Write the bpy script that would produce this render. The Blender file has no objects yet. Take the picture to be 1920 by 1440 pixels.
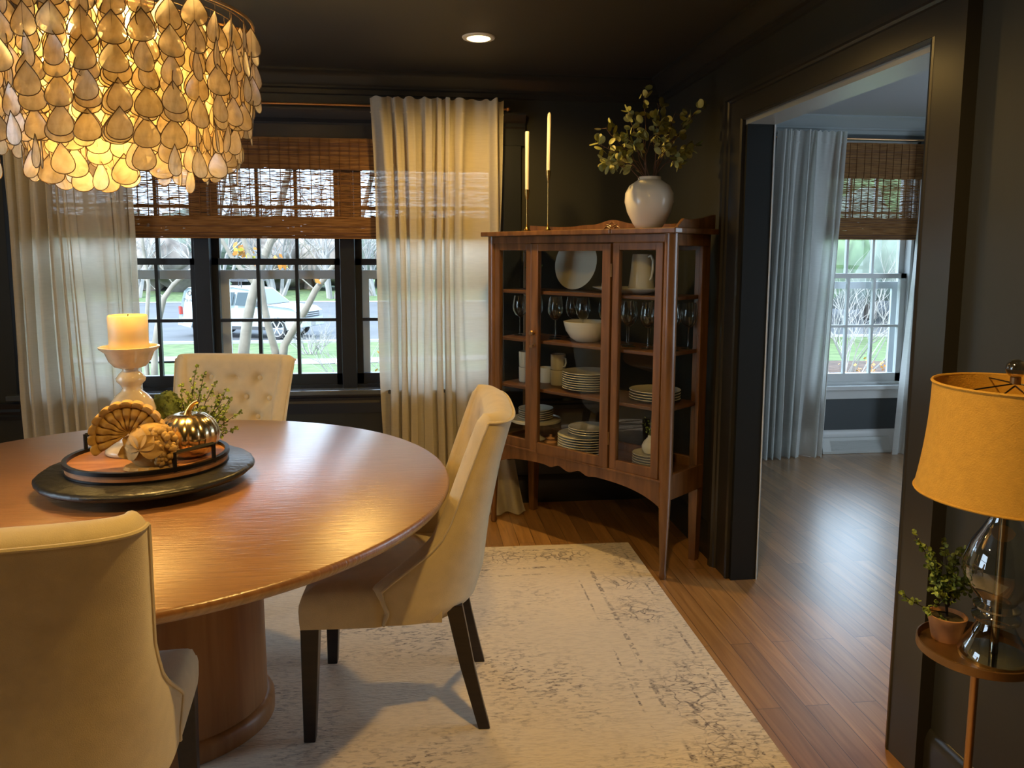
import bpy, bmesh, math, random
from mathutils import Vector, Matrix, noise
random.seed(7)
PI = math.pi
SC = bpy.context.scene
COL = SC.collection

# ------------------------------------------------------------------ camera, world, light, exposure
def make_camera():
    yaw, pitch, roll = math.radians(6.98), math.radians(6.84), math.radians(.16)
    cy, sy = math.cos(yaw), math.sin(yaw)
    A = Matrix(((cy, -sy, 0), (sy, cy, 0), (0, 0, 1)))
    B = Matrix(((1, 0, 0), (0, 0, -1), (0, 1, 0))) @ A
    c, s = math.cos(pitch), math.sin(pitch)
    P = Matrix(((1, 0, 0), (0, c, -s), (0, s, c)))
    c, s = math.cos(roll), math.sin(roll)
    M = Matrix(((c, -s, 0), (s, c, 0), (0, 0, 1))) @ P @ B      # world -> camera (x right, y down, z forward)
    rows = [M[0].copy(), -M[1].copy(), -M[2].copy()]            # blender camera axes in world
    R = Matrix(rows).transposed()
    cd = bpy.data.cameras.new('camera'); co = bpy.data.objects.new('camera', cd); COL.objects.link(co)
    co.matrix_world = Matrix.Translation((0, 0, 1.45)) @ R.to_4x4()
    cd.sensor_fit = 'HORIZONTAL'; cd.sensor_width = 36
    cd.lens = 1440 / 1920 * 36
    cd.shift_y = -(720 - 650) / 1920
    cd.clip_start = .05; cd.clip_end = 300
    SC.camera = co
make_camera()
vs = SC.view_settings
vs.view_transform = 'Standard'; vs.look = 'None'; vs.gamma = 1; vs.use_curve_mapping = False
vs.exposure = 0.85
SC.cycles.transparent_max_bounces = 24; SC.cycles.max_bounces = 10; SC.cycles.transmission_bounces = 6
w = bpy.data.worlds.new('sky'); SC.world = w; w.use_nodes = True
bgn = w.node_tree.nodes['Background']
bgn.inputs[0].default_value = (.64, .82, 1.0, 1); bgn.inputs[1].default_value = 3.6
sd = bpy.data.lights.new('sun', 'SUN'); sd.energy = 3.2; sd.color = (1, .95, .86); sd.angle = .02
so = bpy.data.objects.new('sun', sd); COL.objects.link(so); so.rotation_euler = (math.radians(48), 0, math.radians(-28))
XR_P = 4.98
def portal(loc, rot, sx, sy):
    d = bpy.data.lights.new('window_portal', 'AREA'); d.shape = 'RECTANGLE'; d.size = sx; d.size_y = sy
    d.cycles.is_portal = True
    o = bpy.data.objects.new('window_portal', d); COL.objects.link(o); o.location = loc; o.rotation_euler = rot
portal((-.76, 4.62, 1.38), (-PI / 2, 0, 0), 2.55, 1.4)
portal((3.29, 5.46, 1.38), (-PI / 2, 0, 0), .8, 1.8)
portal((-2.98, 1.7, 1.4), (0, -PI / 2, 0), 1.4, 1.5)
portal((XR_P, 2.0, 1.33), (0, PI / 2, 0), 1.6, 3.1)
WARM = (1.0, .61, .17)
def point(name, loc, e, col=WARM, r=.03):
    d = bpy.data.lights.new(name, 'POINT'); d.energy = e; d.color = col; d.shadow_soft_size = r
    o = bpy.data.objects.new(name, d); COL.objects.link(o); o.location = loc; return o
def spot(name, loc, e, ang=120, col=WARM, r=.05):
    d = bpy.data.lights.new(name, 'SPOT'); d.energy = e; d.color = col; d.shadow_soft_size = r
    d.spot_size = math.radians(ang); d.spot_blend = .6
    o = bpy.data.objects.new(name, d); COL.objects.link(o); o.location = loc; return o

# ------------------------------------------------------------------ materials
MAT = {}
def nodes(name):
    m = bpy.data.materials.new(name); m.use_nodes = True; MAT[name] = m
    nt = m.node_tree; return m, nt, nt.nodes, nt.links, nt.nodes['Principled BSDF']
def setp(b, **k):
    names = {'rough': 'Roughness', 'metal': 'Metallic', 'spec': 'Specular IOR Level', 'trans': 'Transmission Weight', 'ior': 'IOR',
             'coat': 'Coat Weight', 'sheen': 'Sheen Weight', 'emit': 'Emission Strength', 'alpha': 'Alpha', 'sss': 'Subsurface Weight'}
    for a, v in k.items(): b.inputs[names[a]].default_value = v
def simple(name, col, bump=0, bscale=200, vary=0, vscale=8, **k):
    m, nt, N, L, b = nodes(name)
    b.inputs['Base Color'].default_value = (*col, 1); setp(b, **k)
    if bump or vary:
        tc = N.new('ShaderNodeTexCoord')
    if vary:
        n = N.new('ShaderNodeTexNoise'); n.inputs['Scale'].default_value = vscale; n.inputs['Detail'].default_value = 5
        L.new(tc.outputs['Object'], n.inputs['Vector'])
        r = N.new('ShaderNodeValToRGB'); r.color_ramp.elements[0].position = .3; r.color_ramp.elements[1].position = .7
        r.color_ramp.elements[0].color = (*[c * (1 - vary) for c in col], 1); r.color_ramp.elements[1].color = (*[min(1, c * (1 + vary * .6)) for c in col], 1)
        L.new(n.outputs['Fac'], r.inputs['Fac']); L.new(r.outputs['Color'], b.inputs['Base Color'])
    if bump:
        n = N.new('ShaderNodeTexNoise'); n.inputs['Scale'].default_value = bscale; n.inputs['Detail'].default_value = 3
        L.new(tc.outputs['Object'], n.inputs['Vector'])
        bp = N.new('ShaderNodeBump'); bp.inputs['Strength'].default_value = bump; bp.inputs['Distance'].default_value = .003
        L.new(n.outputs['Fac'], bp.inputs['Height']); L.new(bp.outputs['Normal'], b.inputs['Normal'])
    return m
def wood(name, c1, c2, scale=(4, 60, 60), rough=.4, coat=0, bump=.15, seed=0, spec=.5):
    m, nt, N, L, b = nodes(name); setp(b, rough=rough, coat=coat, spec=spec)
    b.inputs['Coat Roughness'].default_value = .15
    tc = N.new('ShaderNodeTexCoord'); mp = N.new('ShaderNodeMapping'); mp.inputs['Scale'].default_value = scale; mp.inputs['Location'].default_value = (seed, seed * .7, 0)
    L.new(tc.outputs['Object'], mp.inputs['Vector'])
    n = N.new('ShaderNodeTexNoise'); n.inputs['Scale'].default_value = 1; n.inputs['Detail'].default_value = 8; n.inputs['Distortion'].default_value = .6
    L.new(mp.outputs['Vector'], n.inputs['Vector'])
    r = N.new('ShaderNodeValToRGB'); r.color_ramp.elements[0].position = .32; r.color_ramp.elements[1].position = .68
    r.color_ramp.elements[0].color = (*c1, 1); r.color_ramp.elements[1].color = (*c2, 1)
    L.new(n.outputs['Fac'], r.inputs['Fac']); L.new(r.outputs['Color'], b.inputs['Base Color'])
    bp = N.new('ShaderNodeBump'); bp.inputs['Strength'].default_value = bump; bp.inputs['Distance'].default_value = .002
    L.new(n.outputs['Fac'], bp.inputs['Height']); L.new(bp.outputs['Normal'], b.inputs['Normal'])
    return m
def glass(name, tint=(1, 1, 1), refl=1.0, ior=1.5):
    m, nt, N, L, b = nodes(name); N.remove(b)
    out = N['Material Output']; tr = N.new('ShaderNodeBsdfTransparent'); tr.inputs[0].default_value = (*tint, 1)
    gl = N.new('ShaderNodeBsdfGlossy'); gl.inputs['Roughness'].default_value = .01
    fr = N.new('ShaderNodeFresnel'); fr.inputs['IOR'].default_value = ior
    mu = N.new('ShaderNodeMath'); mu.operation = 'MULTIPLY'; mu.inputs[1].default_value = refl; mu.use_clamp = True
    ge = N.new('ShaderNodeNewGeometry'); sb = N.new('ShaderNodeMath'); sb.operation = 'SUBTRACT'; sb.inputs[0].default_value = 1; L.new(ge.outputs['Backfacing'], sb.inputs[1])
    m0 = N.new('ShaderNodeMath'); m0.operation = 'MULTIPLY'; L.new(fr.outputs[0], m0.inputs[0]); L.new(sb.outputs[0], m0.inputs[1])
    mx = N.new('ShaderNodeMixShader'); L.new(m0.outputs[0], mu.inputs[0]); L.new(mu.outputs[0], mx.inputs[0])
    L.new(tr.outputs[0], mx.inputs[1]); L.new(gl.outputs[0], mx.inputs[2]); L.new(mx.outputs[0], out.inputs[0]); return m
def cloth_sheer(name, col, trl=.45, clear=.12, weave=900):
    m, nt, N, L, b = nodes(name); N.remove(b); out = N['Material Output']
    d = N.new('ShaderNodeBsdfDiffuse'); t = N.new('ShaderNodeBsdfTranslucent'); tr = N.new('ShaderNodeBsdfTransparent')
    tc = N.new('ShaderNodeTexCoord'); mp = N.new('ShaderNodeMapping'); mp.inputs['Scale'].default_value = (12, 12, 160)
    L.new(tc.outputs['Object'], mp.inputs['Vector'])
    n = N.new('ShaderNodeTexNoise'); n.inputs['Scale'].default_value = 1.5; n.inputs['Detail'].default_value = 6; L.new(mp.outputs['Vector'], n.inputs['Vector'])
    r = N.new('ShaderNodeValToRGB'); r.color_ramp.elements[0].color = (*[c * .82 for c in col], 1); r.color_ramp.elements[1].color = (*col, 1)
    L.new(n.outputs['Fac'], r.inputs[0]); L.new(r.outputs[0], d.inputs[0]); L.new(r.outputs[0], t.inputs[0])
    m1 = N.new('ShaderNodeMixShader'); m1.inputs[0].default_value = trl; L.new(d.outputs[0], m1.inputs[1]); L.new(t.outputs[0], m1.inputs[2])
    m2 = N.new('ShaderNodeMixShader'); m2.inputs[0].default_value = clear; L.new(m1.outputs[0], m2.inputs[1]); L.new(tr.outputs[0], m2.inputs[2])
    L.new(m2.outputs[0], out.inputs[0]); return m
def emissive(name, col, e):
    m, nt, N, L, b = nodes(name); b.inputs['Base Color'].default_value = (*col, 1)
    b.inputs['Emission Color'].default_value = (*col, 1); b.inputs['Emission Strength'].default_value = e; return m

simple('wall_paint', (.030, .031, .026), bump=.05, bscale=90, rough=.42)
simple('ceiling_paint', (.040, .039, .036), bump=.04, bscale=90, rough=.6)
simple('trim_paint', (.030, .028, .024), rough=.28)
simple('window_paint', (.012, .016, .026), rough=.35)
simple('jamb_shade', (.009, .010, .009), rough=.4)  # trim colour darkened to imitate the weak light on the jambs
simple('sill_sheen', (.07, .085, .11), rough=.16, spec=.8)  # bluish colour stands in for the outdoors reflected in the sill
simple('white_trim', (.62, .64, .64), rough=.4)
simple('next_wall', (.045, .055, .06), rough=.5)
simple('next_ceiling', (.42, .44, .46), rough=.7)
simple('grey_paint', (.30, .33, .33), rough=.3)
simple('ext_white', (.7, .74, .78), rough=.5)
simple('fabric', (.66, .54, .34), bump=.35, bscale=500, vary=.07, vscale=25, rough=.9, sheen=.3)
wood('dark_leg', (.010, .005, .004), (.022, .011, .008), rough=.35)
wood('cabinet_wood', (.115, .050, .016), (.24, .110, .038), scale=(26, 26, 3), rough=.33, coat=.3)
wood('cabinet_shelf', (.12, .05, .02), (.20, .085, .035), scale=(3, 26, 26), rough=.4)
wood('pedestal_wood', (.25, .10, .03), (.34, .15, .05), scale=(30, 30, 2), rough=.42)
simple('black_stone', (.016, .015, .013), bump=1.0, bscale=35, rough=.34)
simple('black_metal', (.012, .011, .010), rough=.35, metal=.6)
wood('tray_wood', (.26, .10, .035), (.50, .24, .10), scale=(5, 22, 22), rough=.45)
simple('brass', (.62, .40, .12), metal=1, rough=.25)
simple('bronze', (.30, .17, .07), metal=.8, rough=.38, vary=.25, vscale=12)
simple('chrome', (.55, .53, .50), metal=1, rough=.12)
simple('gold_glass', (.80, .62, .36), metal=1, rough=.2, vary=.25, vscale=20)
simple('rod_metal', (.45, .25, .12), metal=.9, rough=.3)
simple('candle_wax', (.72, .56, .30), rough=.45, sss=.3)
simple('taper_wax', (.86, .80, .68), rough=.4)
simple('white_ceramic', (.86, .82, .70), rough=.18)
simple('cream_glaze', (.72, .58, .38), rough=.12, vary=.3, vscale=14)
simple('tan_ceramic', (.46, .28, .085), rough=.75, vary=.28, vscale=30, bump=.3, bscale=120)
simple('moss', (.10, .13, .03), rough=.95, bump=1, bscale=150, vary=.5, vscale=40)
simple('dark_bark', (.035, .025, .018), rough=.8)
simple('leaf_fern', (.24, .32, .06), rough=.6, vary=.4, vscale=30)
simple('leaf_round', (.36, .37, .12), rough=.5, vary=.35, vscale=25)
simple('leaf_dark', (.05, .10, .03), rough=.6)
simple('twig', (.16, .09, .06), rough=.7)
simple('terracotta', (.46, .23, .10), rough=.8, vary=.25, vscale=30)
simple('soil', (.05, .04, .02), rough=1, bump=1, bscale=100)
simple('heater_grey', (.5, .52, .5), rough=.4)
simple('glass_rim', (.03, .02, .02), rough=.3)
simple('lamp_cloth', (.66, .36, .05), bump=.5, bscale=300, vary=.08, vscale=60, rough=.9)
glass('pane', (.97, .985, 1)); glass('cabinet_glass', (.95, .96, .94), refl=1.25); glass('wine_glass', (.93, .94, .94), refl=3.2)
glass('lamp_glass', (.84, .87, .82), refl=4.5); glass('ball_glass', (.75, .66, .5), refl=3)
cloth_sheer('curtain', (.80, .74, .62), trl=.42, clear=.07)
cloth_sheer('curtain_next', (.86, .87, .84), trl=.5, clear=.08)
emissive('bulb', (1, .66, .25), 70); emissive('can_light', (1, .66, .30), 4)

def mk_shell():
    m, nt, N, L, b = nodes('capiz'); N.remove(b); out = N['Material Output']
    tc = N.new('ShaderNodeTexCoord'); n = N.new('ShaderNodeTexNoise'); n.inputs['Scale'].default_value = 22; n.inputs['Detail'].default_value = 5; n.inputs['Distortion'].default_value = 1.5
    L.new(tc.outputs['Object'], n.inputs['Vector'])
    r = N.new('ShaderNodeValToRGB'); r.color_ramp.elements[0].position = .35; r.color_ramp.elements[1].position = .75
    r.color_ramp.elements[0].color = (.62, .52, .34, 1); r.color_ramp.elements[1].color = (.88, .80, .60, 1); L.new(n.outputs['Fac'], r.inputs[0])
    d = N.new('ShaderNodeBsdfDiffuse'); t = N.new('ShaderNodeBsdfTranslucent'); g = N.new('ShaderNodeBsdfGlossy'); g.inputs['Roughness'].default_value = .22
    L.new(r.outputs[0], d.inputs[0]); L.new(r.outputs[0], t.inputs[0])
    m1 = N.new('ShaderNodeMixShader'); m1.inputs[0].default_value = .58; L.new(d.outputs[0], m1.inputs[1]); L.new(t.outputs[0], m1.inputs[2])
    m2 = N.new('ShaderNodeMixShader'); m2.inputs[0].default_value = .10; L.new(m1.outputs[0], m2.inputs[1]); L.new(g.outputs[0], m2.inputs[2])
    tr = N.new('ShaderNodeBsdfTransparent'); m3 = N.new('ShaderNodeMixShader'); m3.inputs[0].default_value = .17; L.new(m2.outputs[0], m3.inputs[1]); L.new(tr.outputs[0], m3.inputs[2])
    L.new(m3.outputs[0], out.inputs[0])
mk_shell()
simple('shell_rim', (.12, .07, .025), rough=.4, metal=.4)

def mk_reed():
    m, nt, N, L, b = nodes('reed'); N.remove(b); out = N['Material Output']
    tc = N.new('ShaderNodeTexCoord'); mp = N.new('ShaderNodeMapping'); mp.inputs['Scale'].default_value = (9, 9, 190)
    L.new(tc.outputs['Object'], mp.inputs[0]); n = N.new('ShaderNodeTexNoise'); n.inputs['Scale'].default_value = 1; n.inputs['Detail'].default_value = 4; L.new(mp.outputs[0], n.inputs['Vector'])
    r = N.new('ShaderNodeValToRGB'); r.color_ramp.elements[0].position = .3; r.color_ramp.elements[1].position = .72
    r.color_ramp.elements[0].color = (.17, .08, .03, 1); r.color_ramp.elements[1].color = (.48, .26, .11, 1); L.new(n.outputs['Fac'], r.inputs[0])
    d = N.new('ShaderNodeBsdfDiffuse'); t = N.new('ShaderNodeBsdfTranslucent'); L.new(r.outputs[0], d.inputs[0]); L.new(r.outputs[0], t.inputs[0])
    mx = N.new('ShaderNodeMixShader'); mx.inputs[0].default_value = .32; L.new(d.outputs[0], mx.inputs[1]); L.new(t.outputs[0], mx.inputs[2]); L.new(mx.outputs[0], out.inputs[0])
mk_reed()
simple('reed_dark', (.13, .055, .022), rough=.8)
simple('blind_thread', (.20, .09, .03), rough=.9)

def mk_floor():
    m, nt, N, L, b = nodes('oak_floor'); setp(b, rough=.36, coat=1.0, spec=.7); b.inputs['Coat Roughness'].default_value = .30; b.inputs['Coat IOR'].default_value = 1.75
    tc = N.new('ShaderNodeTexCoord'); mp = N.new('ShaderNodeMapping'); mp.inputs['Rotation'].default_value = (0, 0, PI / 2)
    L.new(tc.outputs['Object'], mp.inputs[0])
    br = N.new('ShaderNodeTexBrick'); L.new(mp.outputs[0], br.inputs['Vector'])
    br.inputs['Scale'].default_value = 1; br.inputs['Brick Width'].default_value = 1.1; br.inputs['Row Height'].default_value = .082
    br.inputs['Mortar Size'].default_value = .0012; br.offset = .37; br.inputs['Color1'].default_value = (0, 0, 0, 1); br.inputs['Color2'].default_value = (1, 1, 1, 1); br.inputs['Mortar'].default_value = (.5, .5, .5, 1)
    mg = N.new('ShaderNodeMapping'); mg.inputs['Scale'].default_value = (38, 2.2, 1); L.new(tc.outputs['Object'], mg.inputs[0])
    ad = N.new('ShaderNodeVectorMath'); ad.operation = 'MULTIPLY_ADD'; ad.inputs[1].default_value = (7, 13, 5); L.new(br.outputs['Color'], ad.inputs[0]); L.new(mg.outputs[0], ad.inputs[2])
    n = N.new('ShaderNodeTexNoise'); n.inputs['Scale'].default_value = 1; n.inputs['Detail'].default_value = 7; n.inputs['Distortion'].default_value = 1.2; L.new(ad.outputs[0], n.inputs['Vector'])
    r = N.new('ShaderNodeValToRGB'); r.color_ramp.elements[0].position = .28; r.color_ramp.elements[1].position = .7
    r.color_ramp.elements[0].color = (.30, .145, .042, 1); r.color_ramp.elements[1].color = (.54, .30, .11, 1); L.new(n.outputs['Fac'], r.inputs[0])
    mx = N.new('ShaderNodeMixRGB'); mx.blend_type = 'MULTIPLY'; mx.inputs[0].default_value = 1
    r2 = N.new('ShaderNodeValToRGB'); r2.color_ramp.elements[0].color = (.72, .68, .66, 1); r2.color_ramp.elements[1].color = (1.15, 1.1, 1.02, 1); L.new(br.outputs['Color'], r2.inputs[0])
    L.new(r.outputs[0], mx.inputs[1]); L.new(r2.outputs[0], mx.inputs[2])
    mm = N.new('ShaderNodeMixRGB'); mm.inputs[2].default_value = (.04, .015, .005, 1); L.new(br.outputs['Fac'], mm.inputs[0]); L.new(mx.outputs[0], mm.inputs[1]); L.new(mm.outputs[0], b.inputs['Base Color'])
    bp = N.new('ShaderNodeBump'); bp.inputs['Strength'].default_value = .35; bp.inputs['Distance'].default_value = .002; L.new(n.outputs['Fac'], bp.inputs['Height']); L.new(bp.outputs[0], b.inputs['Normal'])
mk_floor()

def mk_table():
    m, nt, N, L, b = nodes('table_wood'); setp(b, rough=.36, coat=1.0, spec=.7); b.inputs['Coat Roughness'].default_value = .30; b.inputs['Coat IOR'].default_value = 1.75
    tc = N.new('ShaderNodeTexCoord')
    sp = N.new('ShaderNodeSeparateXYZ'); L.new(tc.outputs['Object'], sp.inputs[0])
    mp = N.new('ShaderNodeMapping'); mp.inputs['Rotation'].default_value = (0, 0, math.radians(-52)); mp.inputs['Scale'].default_value = (9, 150, 1); L.new(tc.outputs['Object'], mp.inputs[0])
    n = N.new('ShaderNodeTexNoise'); n.inputs['Scale'].default_value = 1; n.inputs['Detail'].default_value = 5; n.inputs['Distortion'].default_value = .5; L.new(mp.outputs[0], n.inputs['Vector'])
    r = N.new('ShaderNodeValToRGB'); r.color_ramp.elements[0].position = .3; r.color_ramp.elements[1].position = .7
    r.color_ramp.elements[0].color = (.24, .10, .033, 1); r.color_ramp.elements[1].color = (.36, .170, .063, 1)
    L.new(n.outputs['Fac'], r.inputs[0]); L.new(r.outputs[0], b.inputs['Base Color'])
    bp = N.new('ShaderNodeBump'); bp.inputs['Strength'].default_value = 1; bp.inputs['Distance'].default_value = .0014; L.new(n.outputs['Fac'], bp.inputs['Height']); L.new(bp.outputs[0], b.inputs['Normal']); L.new(bp.outputs[0], b.inputs['Coat Normal'])
mk_table()

RUG = (1.038, 3.64)
def mk_rug():
    m, nt, N, L, b = nodes('rug_pile'); setp(b, rough=.95, sheen=.3)
    tc = N.new('ShaderNodeTexCoord'); sp = N.new('ShaderNodeSeparateXYZ'); L.new(tc.outputs['Object'], sp.inputs[0])
    def math_(op, a, bb=None, clamp=False):
        k = N.new('ShaderNodeMath'); k.operation = op; k.use_clamp = clamp
        for i, x in enumerate((a, bb)):
            if x is None: continue
            if isinstance(x, (int, float)): k.inputs[i].default_value = x
            else: L.new(x, k.inputs[i])
        return k.outputs[0]
    dx = math_('SUBTRACT', RUG[0], sp.outputs['X']); dy = math_('SUBTRACT', RUG[1], sp.outputs['Y']); d = math_('MINIMUM', dx, dy)
    def noisef(sc, det, vec=(1, 1, 1), lo=.5, hi=.6, dist=0):
        mp = N.new('ShaderNodeMapping'); mp.inputs['Scale'].default_value = vec; L.new(tc.outputs['Object'], mp.inputs[0])
        n = N.new('ShaderNodeTexNoise'); n.inputs['Scale'].default_value = sc; n.inputs['Detail'].default_value = det; n.inputs['Distortion'].default_value = dist; L.new(mp.outputs[0], n.inputs['Vector'])
        mr = N.new('ShaderNodeMapRange'); mr.inputs['From Min'].default_value = lo; mr.inputs['From Max'].default_value = hi; L.new(n.outputs['Fac'], mr.inputs['Value']); return mr.outputs[0]
    def band(c, wdt):
        q = math_('ABSOLUTE', math_('SUBTRACT', d, c)); return math_('SUBTRACT', 1, math_('DIVIDE', q, wdt), True)
    fleck = noisef(34, 6, (1, 2.4, 1), .52, .60, .4)
    fine = noisef(90, 3, (1, 1.6, 1), .5, .6)
    patch = noisef(2.3, 4, (1, 1, 1), .44, .62)
    streak = noisef(60, 2, (.6, 3, 1), .42, .75)
    base = math_('MULTIPLY', fleck, math_('MULTIPLY', patch, .85))
    # ornament border: scrolls between two broken lines
    vor = N.new('ShaderNodeTexVoronoi'); vor.feature = 'DISTANCE_TO_EDGE'; vor.inputs['Scale'].default_value = 21; 
    nn = N.new('ShaderNodeTexNoise'); nn.inputs['Scale'].default_value = 9; L.new(tc.outputs['Object'], nn.inputs['Vector'])
    va = N.new('ShaderNodeVectorMath'); va.operation = 'MULTIPLY_ADD'; va.inputs[1].default_value = (.16, .16, 0); L.new(nn.outputs['Color'], va.inputs[0]); L.new(tc.outputs['Object'], va.inputs[2]); L.new(va.outputs[0], vor.inputs['Vector'])
    scroll = math_('SUBTRACT', 1, math_('DIVIDE', vor.outputs['Distance'], .09), True)
    bd = math_('MULTIPLY', band(.15, .11), math_('MULTIPLY', scroll, noisef(3.2, 4, (1, 1, 1), .44, .62)))
    lines = math_('ADD', math_('ADD', math_('MULTIPLY', band(.055, .007), 1.2), math_('MULTIPLY', band(.265, .012), 1.6)), math_('MULTIPLY', band(.34, .006), 1.0))
    lines = math_('MULTIPLY', lines, math_('MULTIPLY', noisef(45, 3, (1, 1, 1), .46, .55), noisef(4.0, 3, (1, 1, 1), .42, .56)))
    tot = math_('ADD', math_('ADD', math_('MULTIPLY', base, 1.15), math_('MULTIPLY', bd, 2.6)), math_('MULTIPLY', lines, 1.8), True)
    tot = math_('MULTIPLY', tot, math_('ADD', math_('MULTIPLY', fine, .5), .5), True)
    c1 = N.new('ShaderNodeMixRGB'); c1.inputs[1].default_value = (.78, .67, .52, 1); c1.inputs[2].default_value = (.64, .54, .42, 1); L.new(streak, c1.inputs[0])
    mx = N.new('ShaderNodeMixRGB'); L.new(tot, mx.inputs[0]); L.new(c1.outputs[0], mx.inputs[1]); mx.inputs[2].default_value = (.13, .09, .07, 1)
    L.new(mx.outputs[0], b.inputs['Base Color'])
    bp = N.new('ShaderNodeBump'); bp.inputs['Strength'].default_value = .5; bp.inputs['Distance'].default_value = .003; L.new(streak, bp.inputs['Height']); L.new(bp.outputs[0], b.inputs['Normal'])
mk_rug()
# outdoors
simple('grass', (.10, .15, .055), rough=1, vary=.45, vscale=3, bump=1, bscale=60)
simple('asphalt', (.085, .09, .10), rough=.9, vary=.15, vscale=1)
simple('concrete', (.26, .26, .25), rough=.9)
simple('mulch', (.09, .055, .04), rough=1, vary=.5, vscale=8)
simple('car_white', (.42, .47, .50), rough=.3, coat=.3)
simple('car_glass', (.03, .05, .06), rough=.1)
simple('tire', (.02, .02, .022), rough=.8)
simple('car_trim', (.05, .05, .055), rough=.4)
simple('rim_metal', (.5, .5, .52), rough=.3, metal=.5)
simple('tail_red', (.4, .03, .02), rough=.3)
simple('bark_pale', (.27, .25, .21), rough=.9, vary=.3, vscale=8)
simple('bark_brown', (.17, .14, .12), rough=.9)
simple('leaf_autumn', (.55, .24, .05), rough=.6); simple('leaf_yellow', (.5, .5, .08), rough=.6)
simple('foliage_haze', (.16, .20, .17), rough=1, vary=.5, vscale=.8, bump=1, bscale=4)
simple('foliage_brown', (.22, .19, .17), rough=1, vary=.5, vscale=1.1, bump=1, bscale=4)
simple('foliage_green', (.13, .20, .10), rough=1, vary=.5, vscale=1.5, bump=1, bscale=6)
simple('siding', (.32, .33, .35), rough=.8); simple('roofing', (.10, .09, .09), rough=.9)
simple('twig_pale', (.26, .25, .24), rough=.9)
M = MAT

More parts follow.
